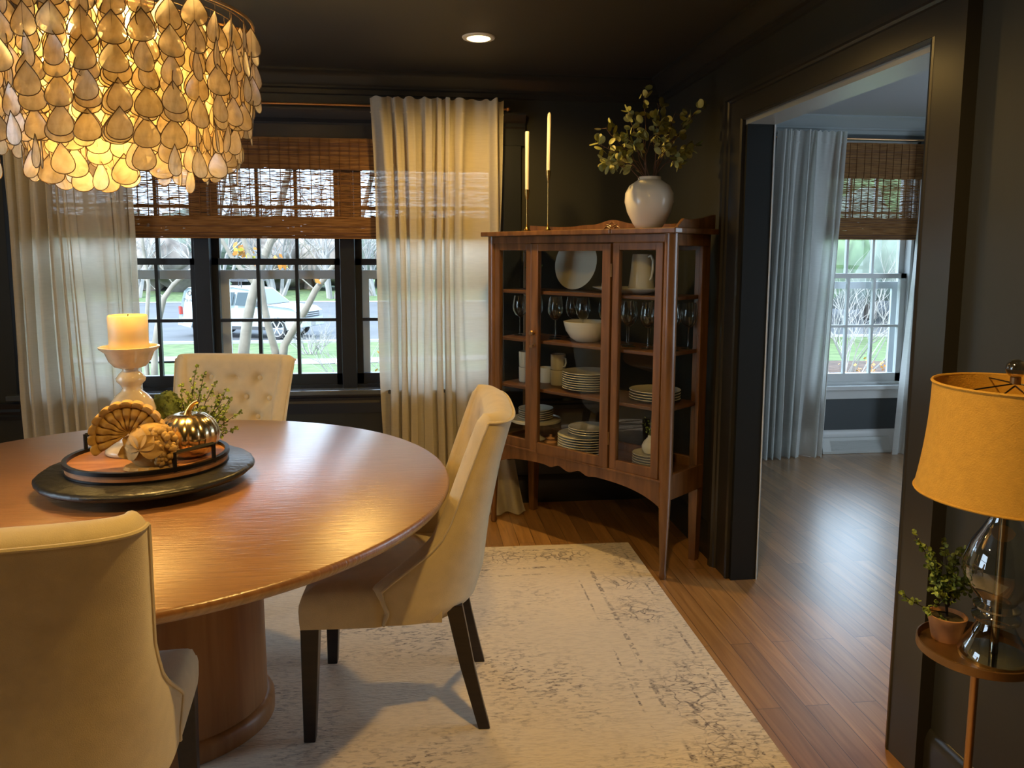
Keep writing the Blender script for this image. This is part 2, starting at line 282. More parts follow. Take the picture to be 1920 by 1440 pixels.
# ------------------------------------------------------------------ mesh builder
class MB:
    def __init__(s): s.v = []; s.f = []; s.m = []
    def add(s, V, F, mi=0, X=None):
        n = len(s.v)
        s.v += [tuple(X @ Vector(p)) if X is not None else tuple(p) for p in V]
        s.f += [tuple(i + n for i in f) for f in F]; s.m += [mi] * len(F); return s
    def box(s, c, d, mi=0, X=None, rz=0):
        hx, hy, hz = d[0] / 2, d[1] / 2, d[2] / 2
        V = [(x * hx, y * hy, z * hz) for z in (-1, 1) for x, y in ((-1, -1), (1, -1), (1, 1), (-1, 1))]
        if rz: V = [(x * math.cos(rz) - y * math.sin(rz), x * math.sin(rz) + y * math.cos(rz), z) for x, y, z in V]
        V = [(x + c[0], y + c[1], z + c[2]) for x, y, z in V]
        return s.add(V, [(3, 2, 1, 0), (4, 5, 6, 7), (0, 1, 5, 4), (1, 2, 6, 5), (2, 3, 7, 6), (3, 0, 4, 7)], mi, X)
    def b2(s, x0, x1, y0, y1, z0, z1, mi=0, X=None):
        return s.box(((x0 + x1) / 2, (y0 + y1) / 2, (z0 + z1) / 2), (abs(x1 - x0), abs(y1 - y0), abs(z1 - z0)), mi, X)
    def lathe(s, prof, c=(0, 0, 0), seg=32, mi=0, X=None, ex=1, ey=1, close=False, fn=None):
        V = []; F = []; n = len(prof)
        for r, z in prof:
            for k in range(seg):
                a = 2 * PI * k / seg; q = r * (fn(a, z) if fn else 1)
                V.append((c[0] + q * math.cos(a) * ex, c[1] + q * math.sin(a) * ey, c[2] + z))
        for i in range(n - 1):
            for k in range(seg):
                k2 = (k + 1) % seg; F.append((i * seg + k, i * seg + k2, (i + 1) * seg + k2, (i + 1) * seg + k))
        if close:
            for k in range(seg):
                k2 = (k + 1) % seg; F.append(((n - 1) * seg + k, (n - 1) * seg + k2, k2, k))
        else:
            if prof[0][0] > 1e-6: F.append(tuple(range(seg - 1, -1, -1)))
            if prof[-1][0] > 1e-6: F.append(tuple((n - 1) * seg + k for k in range(seg)))
        return s.add(V, F, mi, X)
    def tube(s, path, r, seg=6, mi=0, X=None, closed=False, cap=True):
        P = [Vector(p) for p in path]; n = len(P); R = r if isinstance(r, (list, tuple)) else [r] * n
        V = []; F = []; up = None
        for i in range(n):
            a = P[(i - 1) % n] if (closed or i > 0) else P[i]; b = P[(i + 1) % n] if (closed or i < n - 1) else P[i]
            t = (b - a)
            t = t.normalized() if t.length > 1e-9 else Vector((0, 0, 1))
            if up is None:
                up = Vector((0, 0, 1)) if abs(t.z) < .9 else Vector((1, 0, 0))
            x = t.cross(up)
            if x.length < 1e-5: x = t.cross(Vector((1, .3, 0)))
            x.normalize(); y = x.cross(t).normalized(); up = y
            for k in range(seg):
                q = 2 * PI * k / seg; V.append(tuple(P[i] + (x * math.cos(q) + y * math.sin(q)) * R[i]))
        for i in range(n if closed else n - 1):
            j = (i + 1) % n
            for k in range(seg):
                k2 = (k + 1) % seg; F.append((i * seg + k, i * seg + k2, j * seg + k2, j * seg + k))
        if cap and not closed:
            F.append(tuple(range(seg - 1, -1, -1))); F.append(tuple((n - 1) * seg + k for k in range(seg)))
        return s.add(V, F, mi, X)
    def grid(s, fn, nu, nv, mi=0, X=None, wrap=False):
        V = [fn(i / nu, j / nv) for j in range(nv + 1) for i in range(nu + 1)]
        F = [(j * (nu + 1) + i, j * (nu + 1) + i + 1, (j + 1) * (nu + 1) + i + 1, (j + 1) * (nu + 1) + i) for j in range(nv) for i in range(nu)]
        return s.add(V, F, mi, X)
    def prism(s, pts, h0, h1, mi=0, X=None, axis='z'):
        n = len(pts)
        mp = {'z': lambda a, b, h: (a, b, h), 'y': lambda a, b, h: (a, h, b), 'x': lambda a, b, h: (h, a, b)}[axis]
        V = [mp(a, b, h0) for a, b in pts] + [mp(a, b, h1) for a, b in pts]
        F = [tuple(range(n - 1, -1, -1)), tuple(range(n, 2 * n))] + [(i, (i + 1) % n, n + (i + 1) % n, n + i) for i in range(n)]
        return s.add(V, F, mi, X)
    def ball(s, c, r, seg=16, rings=10, mi=0, X=None, sc=(1, 1, 1)):
        prof = [(math.sin(PI * i / rings) * r if 0 < i < rings else 0, -math.cos(PI * i / rings) * r) for i in range(rings + 1)]
        V = []
        T = Matrix.Translation(c) @ Matrix.Diagonal((*sc, 1))
        return s.lathe(prof, (0, 0, 0), seg, mi, (X @ T) if X is not None else T)
    def build(s, name, mats, parent=None, smooth=True, bevel=0, sub=0, merge=True, angle=40, loc=None):
        me = bpy.data.meshes.new(name); V = s.v
        if loc is not None: V = [(x - loc[0], y - loc[1], z - loc[2]) for x, y, z in V]
        me.from_pydata(V, [], s.f)
        for m in (mats if isinstance(mats, (list, tuple)) else [mats]): me.materials.append(M[m])
        me.polygons.foreach_set('material_index', s.m); me.update()
        bm = bmesh.new(); bm.from_mesh(me)
        if merge: bmesh.ops.remove_doubles(bm, verts=bm.verts, dist=1e-5)
        bmesh.ops.recalc_face_normals(bm, faces=bm.faces)
        if smooth:
            ca = math.radians(angle)
            for f in bm.faces: f.smooth = True
            for e in bm.edges:
                if len(e.link_faces) == 2 and e.calc_face_angle(0) > ca: e.smooth = False
        bm.to_mesh(me); bm.free()
        o = bpy.data.objects.new(name, me); COL.objects.link(o)
        if parent: o.parent = parent
        if loc is not None: o.location = loc
        if bevel:
            b = o.modifiers.new('bevel', 'BEVEL'); b.width = bevel; b.segments = 2; b.limit_method = 'ANGLE'; b.angle_limit = math.radians(40)
        if sub:
            q = o.modifiers.new('sub', 'SUBSURF'); q.levels = sub; q.render_levels = sub
        return o
def tag(o, label, cat, group=None, kind=None):
    if label: o['label'] = label
    if cat: o['category'] = cat
    if group: o['group'] = group
    if kind: o['kind'] = kind
    return o
def struct(o): o['kind'] = 'structure'; return o
def empty(name, loc, rz=0, label=None, cat=None, group=None):
    o = bpy.data.objects.new(name, None); COL.objects.link(o); o.location = loc; o.rotation_euler = (0, 0, rz); o.empty_display_size = .05
    if label: tag(o, label, cat, group)
    return o
def kids(o): return [c for c in bpy.data.objects if c.parent == o]
def copy_tree(o, parent=None):
    c = o.copy(); COL.objects.link(c); c.parent = parent
    for ch in kids(o): copy_tree(ch, c)
    return c
def lerp_tab(tab, x):
    if x <= tab[0][0]: return tab[0][1]
    for (a, va), (b, vb) in zip(tab, tab[1:]):
        if x <= b:
            t = (x - a) / (b - a); return va + (vb - va) * t
    return tab[-1][1]
ORD = ['topmost', 'second from the top', 'third from the top', 'fourth from the top', 'fifth from the top', 'sixth from the top', 'seventh from the top', 'eighth from the top', 'ninth from the top', 'tenth from the top', 'eleventh from the top']

# ------------------------------------------------------------------ room shell
XW0, XW1 = 1.38, 1.495      # wall with the doorway
YB0, YB1 = 4.35, 4.53       # wall with the big window
HC = 2.42
XL = -2.75; YC = -2.6; XR = 4.75; YN = 5.25
struct(MB().b2(XL - .2, XR + .2, YC - .2, YN + .2, -.12, 0).build('floor', 'oak_floor', smooth=False))
struct(MB().b2(XL - .2, XW0 + .05, YC - .2, YB1, HC, HC + .15).build('ceiling', 'ceiling_paint', smooth=False))
struct(MB().b2(XW0 + .05, XR + .2, YC - .2, YN + .2, HC, HC + .15).build('ceiling', 'next_ceiling', smooth=False))
WX0, WX1, WZ0, WZ1 = -2.03, .49, .69, 2.06
b = MB(); b.b2(XL - .2, WX0, YB0, YB1, 0, HC); b.b2(WX1, XW0, YB0, YB1, 0, HC); b.b2(WX0, WX1, YB0, YB1, 0, WZ0); b.b2(WX0, WX1, YB0, YB1, WZ1, HC)
struct(b.build('wall_back', 'wall_paint', smooth=False))
DY0, DY1, DZ = 1.975, 3.175, 2.015
b = MB(); b.b2(XW0, XW1, YC, DY0, 0, HC); b.b2(XW0, XW1, DY1, YN, 0, HC); b.b2(XW0, XW1, DY0, DY1, DZ, HC)
struct(b.build('wall_right', 'wall_paint', smooth=False))
LW0, LW1 = .95, 2.45          # unseen opening in the left wall, added to let in daylight
b = MB(); b.b2(XL - .2, XL, YC, LW0, 0, HC); b.b2(XL - .2, XL, LW1, YB0, 0, HC); b.b2(XL - .2, XL, LW0, LW1, 0, .7); b.b2(XL - .2, XL, LW0, LW1, 2.1, HC)
struct(b.build('wall_left', 'wall_paint', smooth=False))
b = MB(); b.b2(XL - .2, XR + .2, YC - .2, YC, 0, HC)
struct(b.build('wall_front', 'wall_paint', smooth=False))
NX0, NX1, NZ0, NZ1 = 2.865, 3.60, .50, 2.26
b = MB(); b.b2(XW1, NX0, YN, YN + .18, 0, HC); b.b2(NX1, XR, YN, YN + .18, 0, HC); b.b2(NX0, NX1, YN, YN + .18, 0, NZ0); b.b2(NX0, NX1, YN, YN + .18, NZ1, HC)
struct(b.build('wall_next_room_back', 'next_wall', smooth=False))
b = MB(); b.b2(XR, XR + .2, YC, .4, 0, HC); b.b2(XR, XR + .2, 3.6, YN + .18, 0, HC); b.b2(XR, XR + .2, .4, 3.6, 0, .5); b.b2(XR, XR + .2, .4, 3.6, 2.15, HC)
struct(b.build('wall_next_room_right', 'next_wall', smooth=False))
b = MB(); b.b2(XR + .08, XR + .12, .4, .46, .5, 2.15); b.b2(XR + .08, XR + .12, 3.54, 3.6, .5, 2.15); b.b2(XR + .08, XR + .12, .4, 3.6, 1.3, 1.34)
for k in range(1, 4): b.b2(XR + .08, XR + .12, .38 + .8 * k, .44 + .8 * k, .5, 2.15)
struct(b.build('window_added_next_room', 'white_trim', smooth=False))  # wide unseen window, added to brighten the next room

def mould(prof, p0, p1, nrm, name, mat, ends=True):
    """profile (out, z) extruded from p0 to p1; nrm points into the room"""
    b = MB(); n = len(prof)
    V = [(p[0] + nrm[0] * o, p[1] + nrm[1] * o, z) for p in (p0, p1) for o, z in prof]
    F = [(i, (i + 1) % n, n + (i + 1) % n, n + i) for i in range(n)] + [tuple(range(n)), tuple(range(2 * n - 1, n - 1, -1))]
    b.add(V, F); return struct(b.build(name, mat, angle=25))
crown = [(0, HC), (.085, HC), (.085, HC - .012), (.072, HC - .02), (.055, HC - .035), (.035, HC - .062), (.022, HC - .075), (.022, HC - .085), (.010, HC - .092), (.010, HC - .115), (0, HC - .12)]
mould(crown, (XW0, YC), (XW0, YB0), (-1, 0), 'trim_1', 'trim_paint')
mould(crown, (XL, YB0), (XW0, YB0), (0, -1), 'trim_2', 'trim_paint')
mould(crown, (XW1, YN), (XR, YN), (0, -1), 'trim_3', 'grey_paint')
mould(crown, (XW1, YC), (XW1, YN), (1, 0), 'trim_9', 'grey_paint')
base = [(0, 0), (.016, 0), (.016, .13), (.011, .15), (.004, .162), (0, .165)]
CW = .165                       # casing width
mould(base, (XW0, YC), (XW0, DY0 - CW), (-1, 0), 'baseboard_right', 'trim_paint')
mould(base, (XW0, DY1 + CW), (XW0, YB0), (-1, 0), 'baseboard_right', 'trim_paint')
mould(base, (XL, YB0), (XW0, YB0), (0, -1), 'baseboard_back', 'trim_paint')
mould(base, (XW1, YN), (XR, YN), (0, -1), 'baseboard_next_room', 'white_trim')
shoe = [(.016, 0), (.03, 0), (.027, .012), (.016, .018)]
mould(shoe, (XW0, YC), (XW0, DY0 - CW), (-1, 0), 'trim_4', 'trim_paint')
# chair rail and sill apron on the window wall
rail = [(0, .56), (.012, .56), (.015, .58), (.01, .59), (.016, .605), (.012, .62), (.022, .635), (.026, .65), (0, .652)]
mould(rail, (XL, YB0), (XW0, YB0), (0, -1), 'trim_5', 'window_paint')

# doorway casing: three mitred sides with a stepped profile and a raised back band
def casing(name, mat, side, y0, y1, ztop, xw, out):
    prof = [(0, 0), (0, .018), (.012, .022), (.016, .018), (.120, .018), (.124, .026), (.135, .030), (.140, .040), (CW, .040), (CW, 0)]  # (away from opening, out of wall)
    b = MB(); n = len(prof)
    st = []
    for k in range(4):
        for o, h in prof:
            x = xw + out * h
            if k == 0: p = (x, y0 - o, 0)
            elif k == 1: p = (x, y0 - o, ztop + o * .72)
            elif k == 2: p = (x, y1 + o, ztop + o * .72)
            else: p = (x, y1 + o, 0)
            st.append(p)
    F = [(k * n + i, k * n + (i + 1) % n, (k + 1) * n + (i + 1) % n, (k + 1) * n + i) for k in range(3) for i in range(n)]
    F += [tuple(range(n)), tuple(range(4 * n - 1, 3 * n - 1, -1))]
    b.add(st, F); return struct(b.build(name, mat, angle=20))
casing('trim_6', 'trim_paint', 0, DY0, DY1, DZ, XW0, -1)
casing('trim_7', 'grey_paint', 0, DY0, DY1, DZ, XW1, 1)
b = MB(); b.b2(XW0 - .003, XW1 + .002, DY1 - .02, DY1 + .001, 0, DZ - .02); b.b2(XW0 - .003, XW1 + .002, DY0 - .001, DY0 + .02, 0, DZ - .02)
struct(b.build('door_1', 'jamb_shade', smooth=False))
struct(MB().b2(XW0 - .003, XW1 + .006, DY0, DY1, DZ - .02, DZ + .001).build('trim_soffit_sheen', 'grey_paint', smooth=False))  # dark soffit given a pale colour to imitate reflected daylight
struct(MB().b2(XW1 - .001, XW1 + .004, DY1 - .024, DY1 - .019, 0, DZ - .02).build('trim_10', 'white_trim', smooth=False))

# ------------------------------------------------------------------ windows
def window(name, x0, x1, z0, z1, zm, y, cols, rows_lo, rows_up, mat, pane='pane', scr='ext_white'):
    root = struct(empty(name, ((x0 + x1) / 2, y, z0)))
    ox, oz = (x0 + x1) / 2, z0
    def part(nm, b, m, **k):
        for i, (a, c, d) in enumerate(b.v): b.v[i] = (a - ox, c, d - oz)
        return b.build(nm, m, root, **k)
    b = MB(); fw = .022
    b.b2(x0, x0 + fw, -.02, .13, z0, z1); b.b2(x1 - fw, x1, -.02, .13, z0, z1); b.b2(x0, x1, -.02, .13, z1 - fw, z1); b.b2(x0, x1, -.02, .13, z0, z0 + .02)
    part('window_frame', b, mat, smooth=False)
    def sash(nm, za, zb, yy, rows, top, bot):
        b = MB(); st = .042
        b.b2(x0 + fw, x0 + fw + st, yy, yy + .035, za, zb); b.b2(x1 - fw - st, x1 - fw, yy, yy + .035, za, zb)
        b.b2(x0 + fw, x1 - fw, yy, yy + .035, za, za + bot); b.b2(x0 + fw, x1 - fw, yy, yy + .035, zb - top, zb)
        gx0, gx1, gz0, gz1 = x0 + fw + st, x1 - fw - st, za + bot, zb - top
        for i in range(1, cols):
            x = gx0 + (gx1 - gx0) * i / cols; b.b2(x - .009, x + .009, yy + .004, yy + .031, gz0, gz1)
        for j in range(1, rows):
            z = gz0 + (gz1 - gz0) * j / rows; b.b2(gx0, gx1, yy + .005, yy + .030, z - .009, z + .009)
        part(nm, b, mat, smooth=False, merge=False)
        part('glass_pane', MB().b2(gx0, gx1, yy + .016, yy + .019, gz0, gz1), pane, smooth=False)
    sash('lower_sash', z0 + .02, zm + .02, .012, rows_lo, .036, .06)
    sash('upper_sash', zm - .016, z1 - fw, .05, rows_up, .04, .036)
    b = MB(); yy = .10
    for za, zb in ((z0 + .02, zm - .045), ):
        b.b2(x0 + fw, x0 + fw + .075, yy, yy + .02, za, zb); b.b2(x1 - fw - .05, x1 - fw, yy, yy + .02, za, zb); b.b2(x0 + fw + .075, x1 - fw - .05, yy, yy + .02, zb - .05, zb); b.b2(x0 + fw + .075, x1 - fw - .05, yy, yy + .02, za, za + .05)
    part('screen_frame', b, scr, smooth=False, merge=False)
    return root
YW = 4.37
ZM = 1.405
window('window_1', -2.01, -1.165, .70, 2.05, ZM, YW, 4, 2, 2, 'window_paint')
window('window_2', -1.145, -.395, .70, 2.05, ZM, YW, 3, 2, 2, 'window_paint')
window('window_3', -.375, .47, .70, 2.05, ZM, YW, 4, 2, 2, 'window_paint')
b = MB(); b.b2(-1.195, -1.115, YW - .035, YW + .01, .70, 2.05); b.b2(-1.178, -1.132, YW + .01, YW + .14, .70, 2.05)
b.b2(-.425, -.345, YW - .035, YW + .01, .70, 2.05); b.b2(-.408, -.362, YW + .01, YW + .14, .70, 2.05)
b.b2(-2.03, -2.0, YW - .03, YW + .14, .70, 2.05); b.b2(.46, .49, YW - .03, YW + .14, .70, 2.05)
struct(b.build('trim_11', 'window_paint', smooth=False, bevel=.003))
b = MB(); b.b2(-2.16, .62, 4.265, YW + .15, .675, .703)
struct(b.build('window_sill', 'sill_sheen', smooth=False, bevel=.006))
mould([(0, .58), (.02, .58), (.026, .62), (.018, .64), (.03, .675), (0, .675)], (-2.12, YB0), (.58, YB0), (0, -1), 'trim_12', 'window_paint')
# window head and side casings
mould([(0, 2.05), (.02, 2.05), (.022, 2.14), (.03, 2.15), (.026, 2.17), (.045, 2.19), (.055, 2.21), (.055, 2.222), (0, 2.222)], (-2.15, YB0), (.60, YB0), (0, -1), 'trim_13', 'window_paint')
b = MB(); b.b2(-2.13, -2.02, 4.33, 4.352, .703, 2.05); b.b2(.48, .58, 4.33, 4.352, .703, 2.05)
struct(b.build('trim_14', 'window_paint', smooth=False, bevel=.003))
# next room's window: white
window('window_4', NX0, NX1, NZ0, NZ1, 1.30, YN + .03, 3, 2, 2, 'white_trim')
b = MB(); b.b2(NX0 - .10, NX0, YN - .02, YN, NZ0 - .02, NZ1 - .02); b.b2(NX1, NX1 + .10, YN - .02, YN, NZ0 - .02, NZ1 - .02)
b.b2(NX0 - .13, NX1 + .13, YN - .05, YN + .03, NZ0 - .03, NZ0); b.b2(NX0 - .1, NX1 + .1, YN - .018, YN, NZ0 - .1, NZ0 - .03)
struct(b.build('trim_15', 'white_trim', smooth=False, bevel=.003))
# unseen left-wall window, added to give the room more daylight
for nm, p in (('window_added_left', (XL - .1, LW0, LW1)), ):
    b = MB(); y0, y1 = LW0, LW1
    b.b2(p[0], p[0] + .04, y0, y0 + .05, .7, 2.1); b.b2(p[0], p[0] + .04, y1 - .05, y1, .7, 2.1); b.b2(p[0], p[0] + .04, y0, y1, .7, .76); b.b2(p[0], p[0] + .04, y0, y1, 2.04, 2.1); b.b2(p[0], p[0] + .04, y0, y1, 1.38, 1.42)
    for i in range(1, 6): q = y0 + (y1 - y0) * i / 6; b.b2(p[0], p[0] + .03, q - .01, q + .01, .7, 2.1)
    struct(b.build(nm, 'window_paint', smooth=False))

# ------------------------------------------------------------------ woven blinds
def blind(name, x0, x1, ztop, zb, y, bands, label, nseg=110, seed=1):
    rnd = random.Random(seed); root = empty(name, ((x0 + x1) / 2, y, ztop), 0, label, 'blind'); ox, oz = (x0 + x1) / 2, ztop
    def reeds(nm, za, zb_, yy, pitch, fill, par, dark=0, solid=False):
        b = MB(); z = za
        while z < zb_:
            h = pitch * rnd.uniform(fill * .75, min(.99, fill * 1.2)); ph = [rnd.uniform(-1, 1) for _ in range(nseg + 1)]
            mi = 1 if rnd.random() < dark else 0; V = []; F = []; ty = rnd.uniform(.0012, .0022)
            for i in range(nseg + 1):
                x = x0 + (x1 - x0) * i / nseg - ox; jz = ph[i] * pitch * .22; hh = h * (1 + .35 * ph[(i * 7 + 3) % nseg]); hh = max(hh, pitch * (1.25 if solid else .25))
                V += [(x, yy - ty, z + jz - oz), (x, yy - ty, z + jz + hh - oz), (x, yy + ty, z + jz + hh - oz), (x, yy + ty, z + jz - oz)]
            for i in range(nseg):
                for k in range(4): F.append((i * 4 + k, i * 4 + (k + 1) % 4, (i + 1) * 4 + (k + 1) % 4, (i + 1) * 4 + k))
            b.add(V, F, mi); z += pitch
        o = b.build(nm, ['reed', 'reed_dark'], par, smooth=False, merge=False); return o
    (v0, v1, f0, f1) = bands          # valance bottom, fold top
    reeds('valance', v0, ztop, -.016, .0050, .95, root, .12, True)
    w_ = reeds('woven_panel', f0, ztop - .01, 0, .0042, .76, root, .15)
    b = MB(); n = int((x1 - x0) / .052)
    for i in range(n + 1):
        x = x0 + (x1 - x0) * i / n + rnd.uniform(-.004, .004) - ox; b.b2(x - .0015, x + .0015, -.0045, .0045, f0 - oz, ztop - .01 - oz); b.b2(x - .0010, x + .0010, -.0212, -.0105, v0 - oz, ztop - oz)
    b.build('cord_weave', 'blind_thread', root, smooth=False, merge=False)
    fo = reeds('folded_hem', f1 + .004, f0 + .012, -.012, .0050, .97, root, .12, True)
    b = MB()
    for k in range(4): b.b2(x0 - ox, x1 - ox, -.024 + .003 * k, -.006 + .003 * k, f1 + .002 + .009 * k - oz, f1 + .0085 + .009 * k - oz, k % 2)
    b.build('hem_bar', ['reed', 'reed_dark'], root, smooth=False)
    return root
blind('woven_blind', -2.04, .43, 2.062, 1.53, 4.318, (1.90, 0, 1.635, 1.53), 'long brown woven bamboo blind lowered halfway over the triple window')
blind('woven_blind', NX0 - .01, NX1 - .02, NZ1 - .03, 1.55, YN - .045, (1.99, 0, 1.70, 1.56), 'short woven bamboo blind over the window seen through the doorway', nseg=34, seed=5)

# ------------------------------------------------------------------ curtains
def curtain(name, x0t, x1t, x0b, x1b, zt, y, mat, label, group, folds=9, amp=.03, seed=1, puddle=0, ncol=None, head=.0):
    rnd = random.Random(seed); ph = [rnd.uniform(0, 6.28) for _ in range(8)]
    xc = (x0t + x1t) / 2; root = empty(name, (xc, y, 0), 0, label, 'curtain', group)
    def fn(u, v):
        z = zt * (1 - v); sp = v ** .8
        uu = u + .012 * math.sin(u * 17 + ph[6]) * (1 - v * .5) + .01 * math.sin(v * 3 + ph[5]) * math.sin(u * 9)
        x = (x0t + (x1t - x0t) * uu) * (1 - sp) + (x0b + (x1b - x0b) * uu) * sp
        A = amp * (.55 + .45 * min(1, v * 5)) * (1.0 + .2 * math.sin(v * 4 + ph[0])) * (.85 + .75 * noise.noise(Vector((u * 5.5 + ph[0], v * 1.1, ph[1]))))
        fr = folds * (u + .06 * math.sin(u * 7 + ph[1]) + .03 * math.sin(u * 15 + ph[4]) + .02 * math.sin(v * 4 + u * 6 + ph[2]))
        yy = A * math.sin(2 * PI * fr + ph[3]) + A * .45 * math.sin(2 * PI * fr * 2.1 + ph[4] + v * 1.2) * (1 - .5 * v) + .006 * math.sin(60 * u + ph[5]) * max(0, 1 - v * 9)
        x += .012 * math.sin(2 * PI * fr * 2 + ph[3] + 1) * min(1, .3 + v)
        if v < .035: z += .006 * math.sin(u * 70 + ph[7]) * (1 - v / .035)
        if puddle and v > .93:
            k = (v - .93) / .07; z = max(.012 + .012 * (1 + math.sin(u * 40 + k * 4)), z); yy -= puddle * k * (1 + .4 * math.sin(u * 23 + ph[1])); x += .05 * k * math.sin(u * 11 + ph[2])
        return (x - xc, yy, max(z, .004))
    b = MB(); b.grid(fn, 150, 70); b.build('curtain_panel', mat, root, merge=False, angle=180)
    # stitched heading tape
    b = MB(); b.grid(lambda u, v: (fn(u, .0 + v * .002)[0], fn(u, .0)[1] - .002, zt - .075 - v * .006 + .001 * math.sin(u * 90)), 150, 1)
    b.build('heading_seam', mat, root, merge=False)
    return root
curtain('curtain', -.245, .475, -.19, .44, 2.275, 4.235, 'curtain', 'cream linen curtain right of the triple window beside the wooden cabinet', None, folds=8, amp=.034, seed=3)
curtain('curtain', -2.075, -1.46, -2.04, -1.43, 2.275, 4.235, 'curtain', 'cream linen curtain left of the triple window behind the pillar candle', None, folds=8, amp=.034, seed=12)
curtain('curtain', 2.46, 2.955, 2.42, 2.88, 2.30, YN - .13, 'curtain_next', 'wide pale curtain left of the window in the next room', None, folds=6, amp=.038, seed=5)
curtain('curtain', 3.56, 3.95, 3.44, 3.95, 2.30, YN - .13, 'curtain_next', 'narrow strip of pale curtain right of the window in the next room', None, folds=4, amp=.03, seed=8)
# bunched hem lying on the floor belongs to the right curtain
def puddle_fn(u, v):
    a = u * 2 * PI
    r = .5 + .5 * v
    x = .47 + .13 * r * math.cos(a); y = 4.17 + .075 * r * math.sin(a)
    return (x, y, .0)
cr = [o for o in bpy.data.objects if o.name == 'curtain'][0]
def hem(u, v):
    x = .30 + .24 * u + .05 * v; y = 4.23 - .10 * v + .03 * math.sin(u * 14); z = .36 * (1 - v) ** 1.3 * (1 - .25 * u) + .012 + .02 * math.sin(u * 16) * v * (1 - v) * 2
    return (x - cr.location.x, y - cr.location.y, z)
b = MB(); b.grid(hem, 40, 24); b.build('bunched_hem', 'curtain', cr, merge=False, angle=180)
# rods
def rod(x0, x1, y, z, yw, label, r=.007):
    root = empty('curtain_rod', ((x0 + x1) / 2, y, z), 0, label, 'curtain rod'); c = (x0 + x1) / 2
    MB().tube([(x0 - c, 0, 0), (x1 - c, 0, 0)], r, 10).build('rod', 'rod_metal', root)
    for x in (x0 - c, x1 - c):
        MB().ball((x, 0, 0), r * 1.9).build('finial', 'rod_metal', root)
    for x in (x0 + .06 - c, x1 - .06 - c):
        b = MB(); b.tube([(x, 0, 0), (x, yw - y - .008, 0)], .004, 8); b.lathe([(.018, 0), (.018, .006)], (0, 0, 0), 14, X=Matrix.Translation((x, yw - y, 0)) @ Matrix.Rotation(PI / 2, 4, 'X')); b.build('bracket', 'rod_metal', root)
    return root
rod(-2.16, .50, 4.290, 2.238, YB0, 'thin brass curtain rod running above the triple window')
rod(2.40, 4.0, YN - .062, 2.262, YN, 'thin curtain rod above the window in the next room')

# ------------------------------------------------------------------ rug
b = MB(); P = [(1.038, 3.635), (1.034, .4), (-2.55, .4), (-2.55, 3.72)]
b.prism(P, 0.0005, .009)
rg = b.build('area_rug', 'rug_pile', smooth=False)
tag(rg, 'cream area rug with worn brown ornament under the dining table', 'rug')
# ------------------------------------------------------------------ dining chairs
XO = [(.36, -.175), (.40, -.225), (.48, -.250), (.64, -.268), (.83, -.304), (.93, -.330), (1.0, -.352)]
WW = [(.36, .225), (.42, .275), (.47, .300), (.50, .268), (.53, .232), (.575, .18), (.616, .145), (.66, .128), (.711, .118), (.836, .098), (.96, .086), (1.0, .083)]
HW = [(.36, .245), (.48, .256), (.60, .252), (.70, .250), (.85, .262), (1.0, .275)]
TZ = .966
BUT = [(y, z) for z, ys in ((.885, (-.115, 0, .115)), (.80, (-.17, -.058, .058, .17)), (.715, (-.115, 0, .115)), (.63, (-.17, -.058, .058, .17))) for y in ys]
def cback_outer(a, z):
    n = 3.2; c = abs(math.cos(a)) ** (2 / n); s_ = math.copysign(abs(math.sin(a)) ** (2 / n), a)
    xo, ww, hw = lerp_tab(XO, z), lerp_tab(WW, z), lerp_tab(HW, z)
    return Vector((xo + ww * (1 - c), hw * s_, z))
def tuft(y, z):
    d = 0
    for by, bz in BUT:
        q = ((y - by) ** 2 + (z - bz) ** 2); d += .026 * math.exp(-q / .0004) + .014 * math.exp(-q / .0022)
    # diagonal pleats between buttons
    k1 = abs(((y / .1155 + (z - .885) / .17) % 1) - .5) * 2; k2 = abs(((y / .1155 - (z - .885) / .17) % 1) - .5) * 2
    if .60 < z < .92: 
        f = min(1, (z - .60) / .03, (.92 - z) / .03) * max(0, 1 - abs(y) / .2); d += .007 * f * (k1 ** 10 + k2 ** 10)
    return d
def cback_inner(a, z):
    n = 3.0; c = abs(math.cos(a)) ** (2 / n); s_ = math.copysign(abs(math.sin(a)) ** (2 / n), a)
    xo, ww, hw = lerp_tab(XO, z), lerp_tab(WW, z), lerp_tab(HW, z)
    y = (hw - .052) * s_; th = .088
    x = xo + th + max(ww - th + .022, .018) * (1 - c) - tuft(y, z) * c
    return Vector((x, y, z))
